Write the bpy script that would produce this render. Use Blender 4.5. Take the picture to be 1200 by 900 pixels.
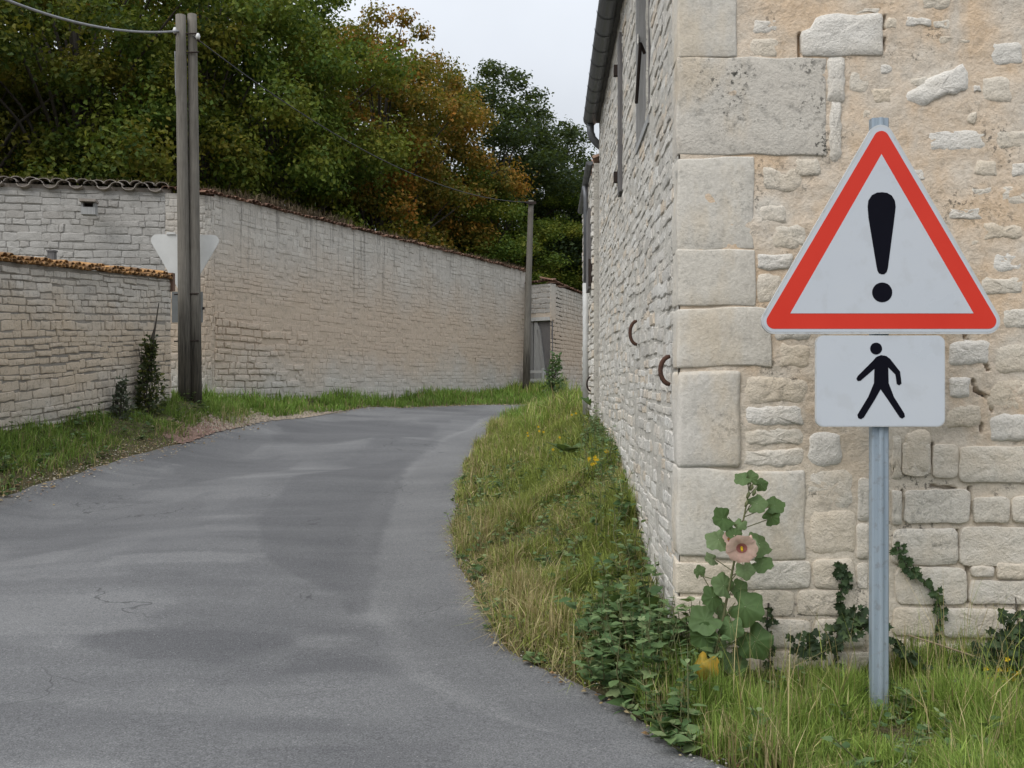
import bpy, bmesh, math, random
import numpy as np
from mathutils import Vector, Matrix
for o in list(bpy.data.objects): bpy.data.objects.remove(o)
SC = bpy.context.scene; COL = SC.collection
R = math.radians
# ------------------------------------------------------------------ camera, sky, sun, exposure
EYE = 1.41; F = 1150.0
cam = bpy.data.objects.new('camera', bpy.data.cameras.new('camera')); COL.objects.link(cam)
cam.location = (0, 0, EYE); cam.rotation_euler = (R(90), 0, 0)
cam.data.sensor_width = 36; cam.data.lens = 36*F/1200; cam.data.clip_start = .05; cam.data.clip_end = 3000
SC.camera = cam
SUN_EL, SUN_AZ = 50, 226            # azimuth clockwise from +Y: behind the camera
world = bpy.data.worlds.new('World'); SC.world = world; world.use_nodes = True
wt = world.node_tree; bg = wt.nodes['Background']
sky = wt.nodes.new('ShaderNodeTexSky'); sky.sky_type = 'NISHITA'; sky.sun_disc = False
sky.sun_elevation = R(SUN_EL); sky.sun_rotation = R(SUN_AZ); sky.dust_density = 3; sky.air_density = 1
hsv = wt.nodes.new('ShaderNodeHueSaturation'); hsv.inputs['Saturation'].default_value = .25
wt.links.new(sky.outputs[0], hsv.inputs['Color'])
wmix = wt.nodes.new('ShaderNodeMix'); wmix.data_type = 'RGBA'; wmix.inputs[0].default_value = .8
wt.links.new(hsv.outputs[0], wmix.inputs[6]); wmix.inputs[7].default_value = (6.9, 7.3, 7.9, 1)   # cloud layer
tc = wt.nodes.new('ShaderNodeTexCoord'); wn = wt.nodes.new('ShaderNodeTexNoise'); wn.inputs['Scale'].default_value = 2.2; wn.inputs['Detail'].default_value = 5
wt.links.new(tc.outputs['Generated'], wn.inputs['Vector'])
wr = wt.nodes.new('ShaderNodeMapRange'); wr.inputs[1].default_value = .3; wr.inputs[2].default_value = .7; wr.inputs[3].default_value = .86; wr.inputs[4].default_value = 1.12
wt.links.new(wn.outputs[0], wr.inputs[0])
wm = wt.nodes.new('ShaderNodeMix'); wm.data_type = 'RGBA'; wm.blend_type = 'MULTIPLY'; wm.inputs[0].default_value = 1
wt.links.new(wmix.outputs[2], wm.inputs[6]); wt.links.new(wr.outputs[0], wm.inputs[7])
# overcast sky: luminance rises smoothly from the horizon to the zenith, (1 + 2 sin h) / 3
wsep = wt.nodes.new('ShaderNodeSeparateXYZ'); wt.links.new(tc.outputs['Generated'], wsep.inputs[0])
wcie = wt.nodes.new('ShaderNodeMapRange'); wcie.inputs[1].default_value = 0; wcie.inputs[2].default_value = 1; wcie.inputs[3].default_value = .72; wcie.inputs[4].default_value = 1.85
wt.links.new(wsep.outputs[2], wcie.inputs[0])
wm2 = wt.nodes.new('ShaderNodeMix'); wm2.data_type = 'RGBA'; wm2.blend_type = 'MULTIPLY'; wm2.inputs[0].default_value = 1
wt.links.new(wm.outputs[2], wm2.inputs[6]); wt.links.new(wcie.outputs[0], wm2.inputs[7])
wt.links.new(wm2.outputs[2], bg.inputs['Color']); bg.inputs['Strength'].default_value = .1
sun = bpy.data.objects.new('sun', bpy.data.lights.new('sun', 'SUN')); COL.objects.link(sun)
sun.data.energy = 1.5; sun.data.angle = R(40); sun.data.color = (1, .975, .94)
sun.rotation_euler = (R(90-SUN_EL), 0, R(180-SUN_AZ))
SC.view_settings.view_transform = 'Standard'; SC.view_settings.look = 'None'; SC.view_settings.gamma = 1
SC.view_settings.use_curve_mapping = False; SC.view_settings.exposure = 0.32
SC.render.engine = 'CYCLES'; SC.cycles.max_bounces = 6
try: SC.cycles.transparent_max_bounces = 8
except Exception: pass

# ------------------------------------------------------------------ helpers
rnd = random.Random(7); nr = np.random.default_rng(11)
def P(x, y, D):                     # a point of the place at depth D along the sight line
    return Vector(((x-600)/F*D, D, EYE-(y-450)/F*D))
def tag(o, label=None, cat=None, group=None, kind=None):
    if label: o['label'] = label
    if cat: o['category'] = cat
    if group: o['group'] = group
    if kind: o['kind'] = kind
    return o
def empty(name, loc, label, cat, group=None):
    o = bpy.data.objects.new(name, None); COL.objects.link(o); o.location = loc; o.empty_display_size = .2
    return tag(o, label, cat, group)
def link(name, me, mat=None, parent=None, loc=None):
    o = bpy.data.objects.new(name, me); COL.objects.link(o)
    if mat and not me.materials: me.materials.append(mat)
    if parent:
        o.parent = parent
    if loc is not None: o.location = loc
    return o
def mesh_np(name, V, Q=None, T=None, col=None, smooth=False):
    V = np.asarray(V, dtype=np.float32); me = bpy.data.meshes.new(name)
    me.vertices.add(len(V)); me.vertices.foreach_set('co', V.ravel())
    loops = []; tot = []
    if Q is not None and len(Q): loops.append(np.asarray(Q, dtype=np.int32).ravel()); tot.append(np.full(len(Q), 4, np.int32))
    if T is not None and len(T): loops.append(np.asarray(T, dtype=np.int32).ravel()); tot.append(np.full(len(T), 3, np.int32))
    loops = np.concatenate(loops); tot = np.concatenate(tot); st = np.concatenate([[0], np.cumsum(tot)[:-1]]).astype(np.int32)
    me.loops.add(len(loops)); me.loops.foreach_set('vertex_index', loops)
    me.polygons.add(len(tot)); me.polygons.foreach_set('loop_start', st); me.polygons.foreach_set('loop_total', tot)
    me.polygons.foreach_set('use_smooth', np.full(len(tot), smooth, bool))
    me.update(calc_edges=True)
    if col is not None:
        c = np.ones((len(V), 4), np.float32); c[:, :3] = col
        me.color_attributes.new('Col', 'FLOAT_COLOR', 'POINT').data.foreach_set('color', c.ravel())
    return me
class MB:                            # collects pieces of one part
    def __init__(s): s.v = []; s.f = []
    def add(s, verts, faces):
        b = len(s.v); s.v += [tuple(v) for v in verts]; s.f += [tuple(i+b for i in f) for f in faces]; return s
    def box(s, a, b, M=None):
        (x0, y0, z0), (x1, y1, z1) = a, b
        v = [Vector(p) for p in ((x0,y0,z0),(x1,y0,z0),(x1,y1,z0),(x0,y1,z0),(x0,y0,z1),(x1,y0,z1),(x1,y1,z1),(x0,y1,z1))]
        if M: v = [M @ p for p in v]
        return s.add(v, [(3,2,1,0),(4,5,6,7),(0,1,5,4),(1,2,6,5),(2,3,7,6),(3,0,4,7)])
    def tube(s, pts, rad, n=8, caps=True):
        pts = [Vector(p) for p in pts]; rad = rad if isinstance(rad, (list, tuple)) else [rad]*len(pts)
        b = len(s.v); up = Vector((0, 0, 1)); prev = None
        for i, p in enumerate(pts):
            d = (pts[min(i+1, len(pts)-1)]-pts[max(i-1, 0)]).normalized()
            if prev is None: a = d.cross(up if abs(d.z) < .9 else Vector((1, 0, 0))).normalized()
            else: a = (prev - d*prev.dot(d)).normalized()
            prev = a; c = d.cross(a)
            for k in range(n):
                t = 2*math.pi*k/n; s.v.append(tuple(p+(a*math.cos(t)+c*math.sin(t))*rad[i]))
        for i in range(len(pts)-1):
            for k in range(n):
                k2 = (k+1) % n; s.f.append((b+i*n+k, b+i*n+k2, b+(i+1)*n+k2, b+(i+1)*n+k))
        if caps:
            s.f.append(tuple(b+k for k in reversed(range(n)))); s.f.append(tuple(b+(len(pts)-1)*n+k for k in range(n)))
        return s
    def mesh(s, name, smooth=False):
        me = bpy.data.meshes.new(name); me.from_pydata(s.v, [], s.f); me.update()
        bm = bmesh.new(); bm.from_mesh(me); bmesh.ops.recalc_face_normals(bm, faces=bm.faces); bm.to_mesh(me); bm.free()
        if smooth: me.polygons.foreach_set('use_smooth', [True]*len(me.polygons))
        return me
    def build(s, name, mat, parent=None, smooth=False, origin=None):
        o0 = Vector(origin) if origin is not None else (Vector(parent.location) if parent else Vector((0, 0, 0)))
        # vertices are given in world coordinates; the parent chain only carries translations
        q = parent; off = Vector((0, 0, 0))
        while q: off += Vector(q.location); q = q.parent
        s.v = [tuple(Vector(v)-off) for v in s.v]
        return link(name, s.mesh(name, smooth), mat, parent)
def hash2(ix, iy, seed):
    h = (ix*374761393 + iy*668265263 + seed*1274126177) & 0xffffffff
    h = ((h ^ (h >> 13))*1274126177) & 0xffffffff
    return ((h ^ (h >> 16)) & 0xffff)/65535.0
def vnoise(x, y, seed=0):
    x = np.asarray(x, float); y = np.asarray(y, float); ix = np.floor(x).astype(np.int64); iy = np.floor(y).astype(np.int64)
    fx = x-ix; fy = y-iy; fx = fx*fx*(3-2*fx); fy = fy*fy*(3-2*fy)
    a = hash2(ix, iy, seed); b = hash2(ix+1, iy, seed); c = hash2(ix, iy+1, seed); d = hash2(ix+1, iy+1, seed)
    return (a*(1-fx)+b*fx)*(1-fy)+(c*(1-fx)+d*fx)*fy
def fbm(x, y, seed=0, oct=4):
    s = 0; a = .5
    for i in range(oct): s = s+a*vnoise(np.asarray(x)*2**i, np.asarray(y)*2**i, seed+i*17); a *= .5
    return s/(1-.5**oct)
def sstep(a, b, x): t = np.clip((np.asarray(x, float)-a)/(b-a), 0, 1); return t*t*(3-2*t)

# ------------------------------------------------------------------ materials
class NT:
    def __init__(s, name):
        s.m = bpy.data.materials.new(name); s.m.use_nodes = True; s.t = s.m.node_tree
        s.b = s.t.nodes['Principled BSDF']; s.out = s.t.nodes['Material Output']
    def n(s, k, **kw):
        x = s.t.nodes.new('ShaderNode'+k)
        for a, v in kw.items(): setattr(x, a, v)
        return x
    def set(s, sock, v):
        if hasattr(v, 'links'): s.t.links.new(v, sock)
        elif isinstance(v, (tuple, list)) and len(v) == 3 and sock.type == 'RGBA': sock.default_value = (*v, 1)
        else: sock.default_value = v
    def pos(s): return s.n('NewGeometry').outputs['Position']
    def scaled(s, vec, sc):
        m = s.n('Mapping'); s.set(m.inputs['Vector'], vec); m.inputs['Scale'].default_value = sc; return m.outputs[0]
    def noise(s, vec, scale, detail=4, rough=.55):
        x = s.n('TexNoise'); s.set(x.inputs['Vector'], vec); x.inputs['Scale'].default_value = scale; x.inputs['Detail'].default_value = detail; x.inputs['Roughness'].default_value = rough
        return x.outputs[0]
    def rng(s, v, a, b, c=0., d=1.):
        x = s.n('MapRange'); s.set(x.inputs[0], v)
        for i, q in enumerate((a, b, c, d)): s.set(x.inputs[1+i], q)
        return x.outputs[0]
    def math(s, op, a, b=0.):
        x = s.n('Math', operation=op); s.set(x.inputs[0], a); s.set(x.inputs[1], b); return x.outputs[0]
    def mix(s, f, a, b, blend='MIX'):
        x = s.n('Mix', data_type='RGBA', blend_type=blend); s.set(x.inputs[0], f); s.set(x.inputs[6], a); s.set(x.inputs[7], b); return x.outputs[2]
    def ramp(s, v, stops):
        x = s.n('ValToRGB'); s.set(x.inputs[0], v); e = x.color_ramp.elements
        while len(e) > 1: e.remove(e[-1])
        e[0].position = stops[0][0]; e[0].color = (*stops[0][1], 1)
        for p, c in stops[1:]: k = e.new(p); k.color = (*c, 1)
        return x.outputs[0]
    def rand(s):
        a = s.n('ObjectInfo').outputs['Random']; b = s.n('NewGeometry').outputs['Random Per Island']
        return s.math('FRACT', s.math('ADD', a, b))
    def z(s):
        x = s.n('SeparateXYZ'); s.set(x.inputs[0], s.pos()); return x.outputs[2]
    def bump(s, h, strength, dist=.01):
        x = s.n('Bump'); x.inputs['Strength'].default_value = strength; x.inputs['Distance'].default_value = dist; s.set(x.inputs['Height'], h); s.set(s.b.inputs['Normal'], x.outputs[0])
    def done(s, col, rough=.85, metal=0., spec=.3):
        s.set(s.b.inputs['Base Color'], col); s.set(s.b.inputs['Roughness'], rough); s.b.inputs['Metallic'].default_value = metal
        s.b.inputs['Specular IOR Level'].default_value = spec; return s.m

def stone_mat(name, ramp, blotch, blotch_amt=.5, dark=.35, bscale=1., bump=.6, tan=None, streak=None, lichen=0., stain=None):
    k = NT(name); p = k.pos()
    c = k.ramp(k.rand(), ramp)
    n1 = k.noise(p, 3.2*bscale, 5); n2 = k.noise(p, 17*bscale, 6, .65); n3 = k.noise(p, 75*bscale, 5, .7)
    c = k.mix(k.rng(n1, .42, .68, 0, blotch_amt), c, blotch)
    if stain:
        c = k.mix(k.rng(k.noise(k.scaled(p, (1.6, 1.6, .8)), 2.1, 4, .6), .50, .64, 0, stain[1]), c, stain[0])
    if tan:
        z0, z1, z2, z3, tc, amt = tan
        z = k.math('ADD', k.z(), k.rng(k.noise(p, .8, 4), 0, 1, -.9, .9))
        f = k.math('MULTIPLY', k.rng(z, z0, z1), k.rng(z, z2, z3, 1, 0))
        c = k.mix(k.math('MULTIPLY', f, amt), c, tc)
    c = k.mix(k.rng(n2, .30, .47, dark, 0), c, (.13, .12, .105))
    c = k.mix(k.rng(n3, .3, .7, 0, 1), k.mix(.2, c, (.06, .058, .05)), k.mix(.16, c, (.75, .73, .68)))
    if lichen:
        n4 = k.noise(p, 42, 3, .7); n5 = k.noise(p, 4.5, 3)
        c = k.mix(k.math('MULTIPLY', k.rng(n4, .54, .62), k.rng(n5, .5, .66, 0, lichen)), c, (.07, .068, .058))
    if streak:
        z0, z1, amt = streak
        st = k.noise(k.scaled(p, (9., 9., .35)), 1., 5, .7)
        zz = k.math('ADD', k.z(), k.rng(k.noise(k.scaled(p, (2.5, 2.5, .1)), 1., 3), .2, .8, -.8, .8))
        c = k.mix(k.math('MULTIPLY', k.rng(st, .53, .66), k.rng(zz, z0, z1, 0, amt)), c, (.075, .072, .066))
    k.bump(k.math('ADD', k.math('MULTIPLY', n2, .7), k.math('MULTIPLY', n3, .5)), bump, .02)
    return k.done(c, .92, spec=.15)
def plain_mat(name, a, b, scale=8, rough=.7, metal=0., bump=.2, stretch=(1, 1, 1), spec=.3, spots=None, jitter=0.):
    k = NT(name); p = k.scaled(k.pos(), stretch); n = k.noise(p, scale, 6, .6)
    c = k.mix(k.rng(n, .3, .7), a, b)
    if jitter: c = k.mix(k.rng(k.rand(), 0, 1, 0, jitter), c, (.05, .04, .035))
    if spots:
        c = k.mix(k.rng(k.noise(k.pos(), spots[1], 4, .6), .56, .66, 0, spots[2]), c, spots[0])
    k.bump(k.noise(p, scale*5, 4), bump, .01); return k.done(c, k.rng(n, .3, .7, rough-.12, min(1, rough+.1)), metal, spec)
def leaf_mat(name, stops, warm=None, warm_amt=0., warm_scale=.35, dry=None, trans=.35, zwarm=None):
    k = NT(name); c = k.ramp(k.rand(), stops); tcn = k.n('TexCoord').outputs['Object']
    oi = k.n('ObjectInfo')
    ob = k.n('VectorMath', operation='ADD'); k.set(ob.inputs[0], tcn); k.set(ob.inputs[1], oi.outputs['Location'])
    if warm:
        f = k.rng(k.noise(ob.outputs[0], warm_scale, 4, .6), .46, .62, 0, warm_amt)
        f = k.math('MULTIPLY', f, k.rng(k.n('NewGeometry').outputs['Random Per Island'], 0, 1, .25, 1.))
        c = k.mix(f, c, warm)
    c = k.mix(k.rng(k.noise(k.pos(), 30, 3), .3, .7, 0, .3), c, (.03, .035, .015))
    k.done(c, .6, spec=.18)
    tr = k.n('BsdfTranslucent'); k.set(tr.inputs['Color'], k.mix(.35, c, (.20, .24, .02)))
    ms = k.n('MixShader'); ms.inputs[0].default_value = trans
    k.t.links.new(k.b.outputs[0], ms.inputs[1]); k.t.links.new(tr.outputs[0], ms.inputs[2]); k.t.links.new(ms.outputs[0], k.out.inputs[0])
    return k.m
def vcol_mat(name, trans=.3, rough=.6):
    k = NT(name); a = k.n('Attribute'); a.attribute_name = 'Col'; c = a.outputs['Color']
    k.done(c, rough, spec=.25); tr = k.n('BsdfTranslucent'); k.set(tr.inputs['Color'], c)
    ms = k.n('MixShader'); ms.inputs[0].default_value = trans
    k.t.links.new(k.b.outputs[0], ms.inputs[1]); k.t.links.new(tr.outputs[0], ms.inputs[2]); k.t.links.new(ms.outputs[0], k.out.inputs[0])
    return k.m

M = {}
M['fac_stone'] = stone_mat('facade rubble stone', [(0, (.50, .47, .42)), (.2, (.72, .69, .635)), (.45, (.63, .585, .51)), (.7, (.77, .745, .69)), (.88, (.70, .58, .44)), (1, (.48, .455, .41))], (.58, .555, .505), .5, .45, lichen=.9, bump=1., streak=(2.8, 4.8, .5))
M['fac_mortar'] = stone_mat('facade lime mortar', [(0, (.55, .52, .46)), (1, (.55, .52, .46))], (.44, .41, .36), .6, .5, bump=.8, lichen=.8, streak=(2.8, 4.8, .5))
M['quoin'] = stone_mat('dressed limestone', [(0, (.64, .59, .505)), (.4, (.595, .555, .485)), (.75, (.66, .59, .475)), (1, (.58, .545, .485))], (.58, .54, .475), .5, .25, .9, .45, lichen=.3, stain=((.64, .51, .34), .45))
M['quoin_lichen'] = stone_mat('dressed limestone with black lichen', [(0, (.59, .54, .465)), (1, (.59, .54, .465))], (.51, .48, .425), .5, .5, 1.1, .6, lichen=1., stain=((.58, .45, .29), .5))
M['gab_mortar'] = stone_mat('ochre lime mortar', [(0, (.68, .50, .33)), (1, (.68, .50, .33))], (.68, .62, .53), .95, .3, .8, .75, lichen=.75, tan=(-1, .3, .9, 1.7, (.66, .58, .465), .8), stain=((.62, .545, .45), .9))
M['gab_stone'] = stone_mat('pale rubble limestone', [(0, (.70, .645, .55)), (.35, (.74, .68, .585)), (.7, (.72, .615, .475)), (1, (.69, .645, .56))], (.70, .58, .425), .6, .2, 1.3, .8, lichen=.35)
M['white_mortar'] = stone_mat('white mortar repair', [(0, (.82, .775, .70)), (1, (.78, .735, .66))], (.74, .66, .54), .5, .15, 1.4, .9, lichen=.2)
M['left_stone'] = stone_mat('grey coursed limestone', [(0, (.48, .435, .375)), (.35, (.61, .56, .49)), (.6, (.55, .49, .41)), (1, (.65, .605, .54))], (.43, .395, .345), .55, .55, .9, 1.1, tan=(.9, 1.7, 2.1, 2.9, (.59, .455, .31), .75), lichen=.5)
M['left_mortar'] = stone_mat('grey earth mortar', [(0, (.27, .24, .20)), (1, (.27, .24, .20))], (.19, .17, .145), .6, .5, 1., .9)
M['long_stone'] = stone_mat('weathered wall stone', [(0, (.53, .485, .425)), (.4, (.58, .54, .48)), (.8, (.63, .585, .52)), (1, (.50, .455, .395))], (.50, .46, .41), .5, .35, .6, .9, tan=(1.3, 2.3, 3.1, 4.8, (.58, .45, .33), .9), streak=(3.5, 5.3, .65))
M['long_mortar'] = stone_mat('weathered wall render', [(0, (.55, .505, .445)), (1, (.55, .505, .445))], (.48, .44, .39), .6, .4, .6, 1., tan=(1.3, 2.3, 3.1, 4.8, (.565, .44, .32), .9), streak=(3.5, 5.3, .65))
M['front_stone'] = stone_mat('whitewashed wall stone', [(0, (.43, .41, .38)), (.5, (.49, .47, .44)), (1, (.39, .365, .335))], (.33, .31, .285), .55, .5, .7, .9, lichen=.4)
M['front_mortar'] = stone_mat('grey wall mortar', [(0, (.32, .305, .28)), (1, (.32, .305, .28))], (.38, .365, .34), .6, .4, .7, .8)
M['tile_grey'] = plain_mat('mossy clay tile', (.30, .26, .22), (.42, .38, .34), 9, .9, spots=((.15, .12, .08), 12, .8), jitter=.35)
M['tile_red'] = plain_mat('old red clay tile', (.19, .095, .06), (.27, .16, .11), 6, .9, spots=((.09, .075, .05), 9, .8), jitter=.5)
M['tile_orange'] = plain_mat('clay tile with orange lichen', (.52, .27, .075), (.33, .19, .10), 16, .9, spots=((.13, .09, .05), 22, .9), jitter=.75)
M['roof_tile'] = plain_mat('brown roof tile', (.24, .15, .10), (.34, .23, .17), 8, .9, spots=((.16, .14, .11), 9, .7))
M['zinc'] = plain_mat('dark zinc', (.12, .125, .135), (.17, .175, .185), 6, .5, .35, .1)
M['galv'] = plain_mat('galvanised steel', (.26, .315, .365), (.33, .385, .43), 5, .5, .25, .05, (6, 6, .5), .3, spots=((.20, .19, .17), 30, .4))
M['sign_white'] = plain_mat('sign white film', (.50, .53, .565), (.525, .55, .58), 3, .35, 0, .01, spec=.3, spots=((.36, .36, .34), 9, .16))
M['sign_rim'] = plain_mat('sign grey rim', (.52, .535, .54), (.46, .475, .47), 9, .45, 0, .02, spots=((.30, .29, .27), 25, .4))
M['sign_red'] = plain_mat('sign red film', (.60, .034, .018), (.64, .042, .022), 3, .4, 0, .01, spec=.25)
M['sign_black'] = plain_mat('sign black film', (.004, .004, .008), (.006, .006, .011), 3, .6, 0, .01, spec=.06)
M['sign_back'] = plain_mat('bare sign back', (.52, .52, .50), (.60, .60, .58), 4, .5, .1, .03)
M['grey_box'] = plain_mat('dull grey metal', (.13, .14, .14), (.18, .185, .18), 6, .6, .2, .1)
M['iron'] = plain_mat('rusty iron', (.03, .024, .022), (.055, .038, .03), 40, .8, .3, .4)
M['rust'] = plain_mat('rusted hoop iron', (.055, .034, .028), (.12, .06, .04), 60, .85, .2, .5)
M['pole_wood'] = plain_mat('weathered pole wood', (.16, .148, .13), (.27, .25, .22), 5, .9, 0, .5, (9, 9, .5), spots=((.09, .08, .065), 3, .6))
M['pole_dark'] = plain_mat('tarred pole wood', (.035, .032, .028), (.09, .08, .065), 5, .9, 0, .5, (9, 9, .5))
M['wood_grey'] = plain_mat('silvered planks', (.30, .30, .29), (.46, .46, .45), 5, .9, 0, .5, (12, 12, .6), jitter=.4)
M['wood_dark'] = plain_mat('dark weathered planks', (.10, .095, .095), (.19, .18, .175), 5, .9, 0, .5, (12, 12, .6))
M['wood_white'] = plain_mat('whitened wood', (.42, .42, .41), (.52, .52, .50), 8, .8)
M['cable'] = plain_mat('grey cable', (.20, .205, .21), (.30, .30, .31), 8, .7)
M['cable_dark'] = plain_mat('dark cable', (.045, .045, .048), (.075, .075, .078), 8, .8)
M['pvc'] = plain_mat('white plastic pipe', (.50, .50, .48), (.36, .36, .34), 5, .5)
M['bark'] = plain_mat('bark', (.045, .038, .03), (.09, .078, .062), 6, .95, 0, .8, (5, 5, .8))
M['stem'] = plain_mat('green stem', (.10, .13, .05), (.13, .11, .055), 12, .7)
M['dry_stem'] = plain_mat('dry stem', (.30, .24, .15), (.22, .17, .11), 12, .8)
M['petal'] = leaf_mat('peach petal', [(0, (.80, .53, .44)), (1, (.84, .60, .50))], trans=.25)
M['petal_dark'] = leaf_mat('rose petal', [(0, (.46, .17, .16)), (1, (.52, .22, .20))], trans=.2)
M['yellow'] = leaf_mat('yellow petals', [(0, (.68, .44, .02)), (1, (.75, .52, .03))], trans=.2)
M['yellow_leaf'] = leaf_mat('yellowed leaf', [(0, (.40, .25, .03)), (1, (.40, .25, .03))], warm=(.17, .18, .045), warm_amt=1., warm_scale=22, trans=.2)
M['holly_leaf'] = leaf_mat('hollyhock leaf', [(0, (.075, .135, .045)), (.5, (.12, .19, .075)), (.8, (.17, .24, .11)), (1, (.26, .32, .19))], trans=.3)
M['ivy_leaf'] = leaf_mat('ivy leaf', [(0, (.02, .036, .018)), (.6, (.036, .062, .028)), (1, (.075, .115, .045))], trans=.15)
M['ivy_light'] = leaf_mat('young ivy leaf', [(0, (.035, .07, .03)), (1, (.075, .12, .05))], trans=.2)
M['weed_leaf'] = leaf_mat('weed leaf', [(0, (.055, .11, .04)), (.5, (.11, .185, .07)), (.8, (.17, .25, .10)), (1, (.27, .34, .16))], trans=.3)
M['shrub_leaf'] = leaf_mat('shrub leaf', [(0, (.03, .045, .02)), (.7, (.075, .095, .04)), (1, (.20, .20, .05))], trans=.25)
M['fern_leaf'] = leaf_mat('grey green leaf', [(0, (.085, .105, .075)), (1, (.15, .17, .12))], trans=.25)
M['tree_dark'] = leaf_mat('dark green leaves', [(0, (.026, .058, .010)), (.6, (.068, .112, .017)), (1, (.15, .18, .027))], warm=(.33, .24, .025), warm_amt=.75, warm_scale=.5)
M['tree_mid'] = leaf_mat('mid green leaves', [(0, (.045, .095, .014)), (.6, (.10, .17, .024)), (1, (.21, .26, .04))], warm=(.38, .29, .03), warm_amt=.6, warm_scale=.45)
M['tree_autumn'] = leaf_mat('autumn leaves', [(0, (.07, .09, .014)), (.5, (.16, .16, .024)), (1, (.33, .20, .03))], warm=(.56, .21, .03), warm_amt=.95, warm_scale=.5)
M['tree_blue'] = leaf_mat('cool green leaves', [(0, (.018, .036, .015)), (.7, (.036, .064, .024)), (1, (.07, .10, .035))])
M['grass'] = vcol_mat('grass blades')
M['litter'] = vcol_mat('dry litter', .1, .9)
M['dead_grass'] = vcol_mat('dead grass', .15, .9)
M['grit'] = vcol_mat('grit', .0, .9)

# ------------------------------------------------------------------ terrain
def zroad(D): return np.clip(.035*(np.asarray(D, float)-5), 0, .86)
def Droad(y):
    D = 1.585/((y-450)/F+.035)
    return D if D > 5 else EYE*F/(y-450)
re_px = [(830,893),(760,853),(700,820),(640,788),(600,763),(572,722),(553,690),(540,655),(533,620),(533,590),(543,555),(560,525),(582,502),(602,487)]
le_px = [(0,580),(60,562),(130,543),(210,520),(280,500),(340,489),(400,482),(470,478),(540,475.5),(600,474.5)]
redge = [((x-600)/F*Droad(y), Droad(y)) for x, y in re_px]
LD = [10.7, 11.6, 13.0, 15.2, 17.5, 19.8, 22.0, 24.7, 26.5, 28.0]
ledge = [((x-600)/F*d, d) for (x, y), d in zip(le_px, LD)]; lzs = [EYE-(y-450)/F*d for (x, y), d in zip(le_px, LD)]
ledge = [(-6.6, -6), (-6.5, 0), (-6.35, 4), (-6.1, 7.5), (-5.85, 9.4)] + ledge + [(2.5, 29.3), (6, 30), (14, 31)]
redge = [(9, -6), (9, 1.2), (5, 1.9), (2.4, 2.5), (1.3, 3.05)] + redge + [(.35, 23.8), (1.6, 24.6), (5, 25.4), (14, 26)]
CX, CY = .793, 4.63                 # corner of the barn
SL = 43/F
def facX(D): return CX+(D-CY)*SL
fac_z = [(4.63,.04),(5.4,.18),(6.25,.36),(7,.53),(8,.68),(9,.78),(10.5,.85),(12,.91),(13.5,1.0),(15.2,1.08)]
ctrl = []
for X, Y in ledge+redge:
    if (X, Y) not in ledge[5:15]: ctrl.append((X, Y, float(zroad(Y))))
ctrl += [(X, Y, z) for (X, Y), z in zip(ledge[5:15], lzs)]
for (a, b) in (((-3, 1), 0), ((-3, 5), 0), ((0, 0), 0), ((-3, -5), 0), ((4, -3), 0)): ctrl.append((a[0], a[1], float(zroad(a[1]))))
ctrl += [(-2.5,8,.12),(-2.5,12,.27),(-2.2,16.5,.48),(-1.5,21,.66)]
ctrl += [(facX(d)-.02, d, z) for d, z in fac_z]
ctrl += [(-6.57,12.6,.81),(-6.33,15,.96),(-6.09,17.5,1.106),(-6.85,9.8,.62),(-7.1,7,.42),(-7.5,3,.2),(-5.93,18.2,1.10),(-9,18,1.08)]
ctrl += [(-6.26,20,1.08),(-4.5,23.6,1.08),(-2.4,28,1.08),(-.9,31.2,1.07),(.44,34,1.09),(-10,19.2,1.08),(-8,19.6,1.08),(-10,30,1.1),(-4,36,1.1),(2,42,1.1),(-14,19,1.1)]
ctrl += [(.52,31,1.14),(1.3,33,1.12),(3,37,1.12),(1.3,17,1.1),(1.15,19,1.08),(2.5,20,1.0),(8,20,1.0),(8,10,.8),(8,5,.1)]
ctrl += [(1.556,4.15,0),(1.1,4.5,.03),(2.2,4.5,.02),(3.5,4.4,.0),(2,3.6,-.01),(4,3,-.01)]
for d in (6.2, 7.5, 9, 10.5, 12, 14, 16.5):      # the verge rises gently from the road, then steeper to the barn foot
    xr = float(np.interp(d, [b for a, b in redge[5:]][:14], [a for a, b in redge[5:]][:14])); xf = facX(d); zf = float(np.interp(d, [a for a, b in fac_z], [b for a, b in fac_z])); z0 = float(zroad(d))
    for t in (.3, .6): ctrl.append((xr+(xf-xr)*t, d, z0+(zf-z0)*(t*.55 if t < .5 else t*.72)-.02))
ctrl = np.array(ctrl)
def _k(r2): return np.where(r2 > 1e-9, .5*r2*np.log(r2+1e-12), 0)
_n = len(ctrl); _A = np.zeros((_n+3, _n+3)); _A[:_n, :_n] = _k(((ctrl[:, None, :2]-ctrl[None, :, :2])**2).sum(-1))+np.eye(_n)*.02
_A[:_n, _n] = 1; _A[:_n, _n+1:] = ctrl[:, :2]; _A[_n:, :_n] = _A[:_n, _n:].T
_w = np.linalg.solve(_A, np.concatenate([ctrl[:, 2], [0, 0, 0]]))
def H(X, Y):
    X = np.clip(np.asarray(X, float), -12, 8); Y = np.clip(np.asarray(Y, float), -5, 40); sh = X.shape; X = X.ravel(); Y = Y.ravel()
    out = np.zeros(len(X))
    for s in range(0, len(X), 20000):
        x = X[s:s+20000]; y = Y[s:s+20000]
        out[s:s+20000] = _k((x[:, None]-ctrl[:, 0])**2+(y[:, None]-ctrl[:, 1])**2) @ _w[:_n] + _w[_n]+_w[_n+1]*x+_w[_n+2]*y
    return out.reshape(sh)
def h1(x, y): return float(H(np.array([x]), np.array([y]))[0])
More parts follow.
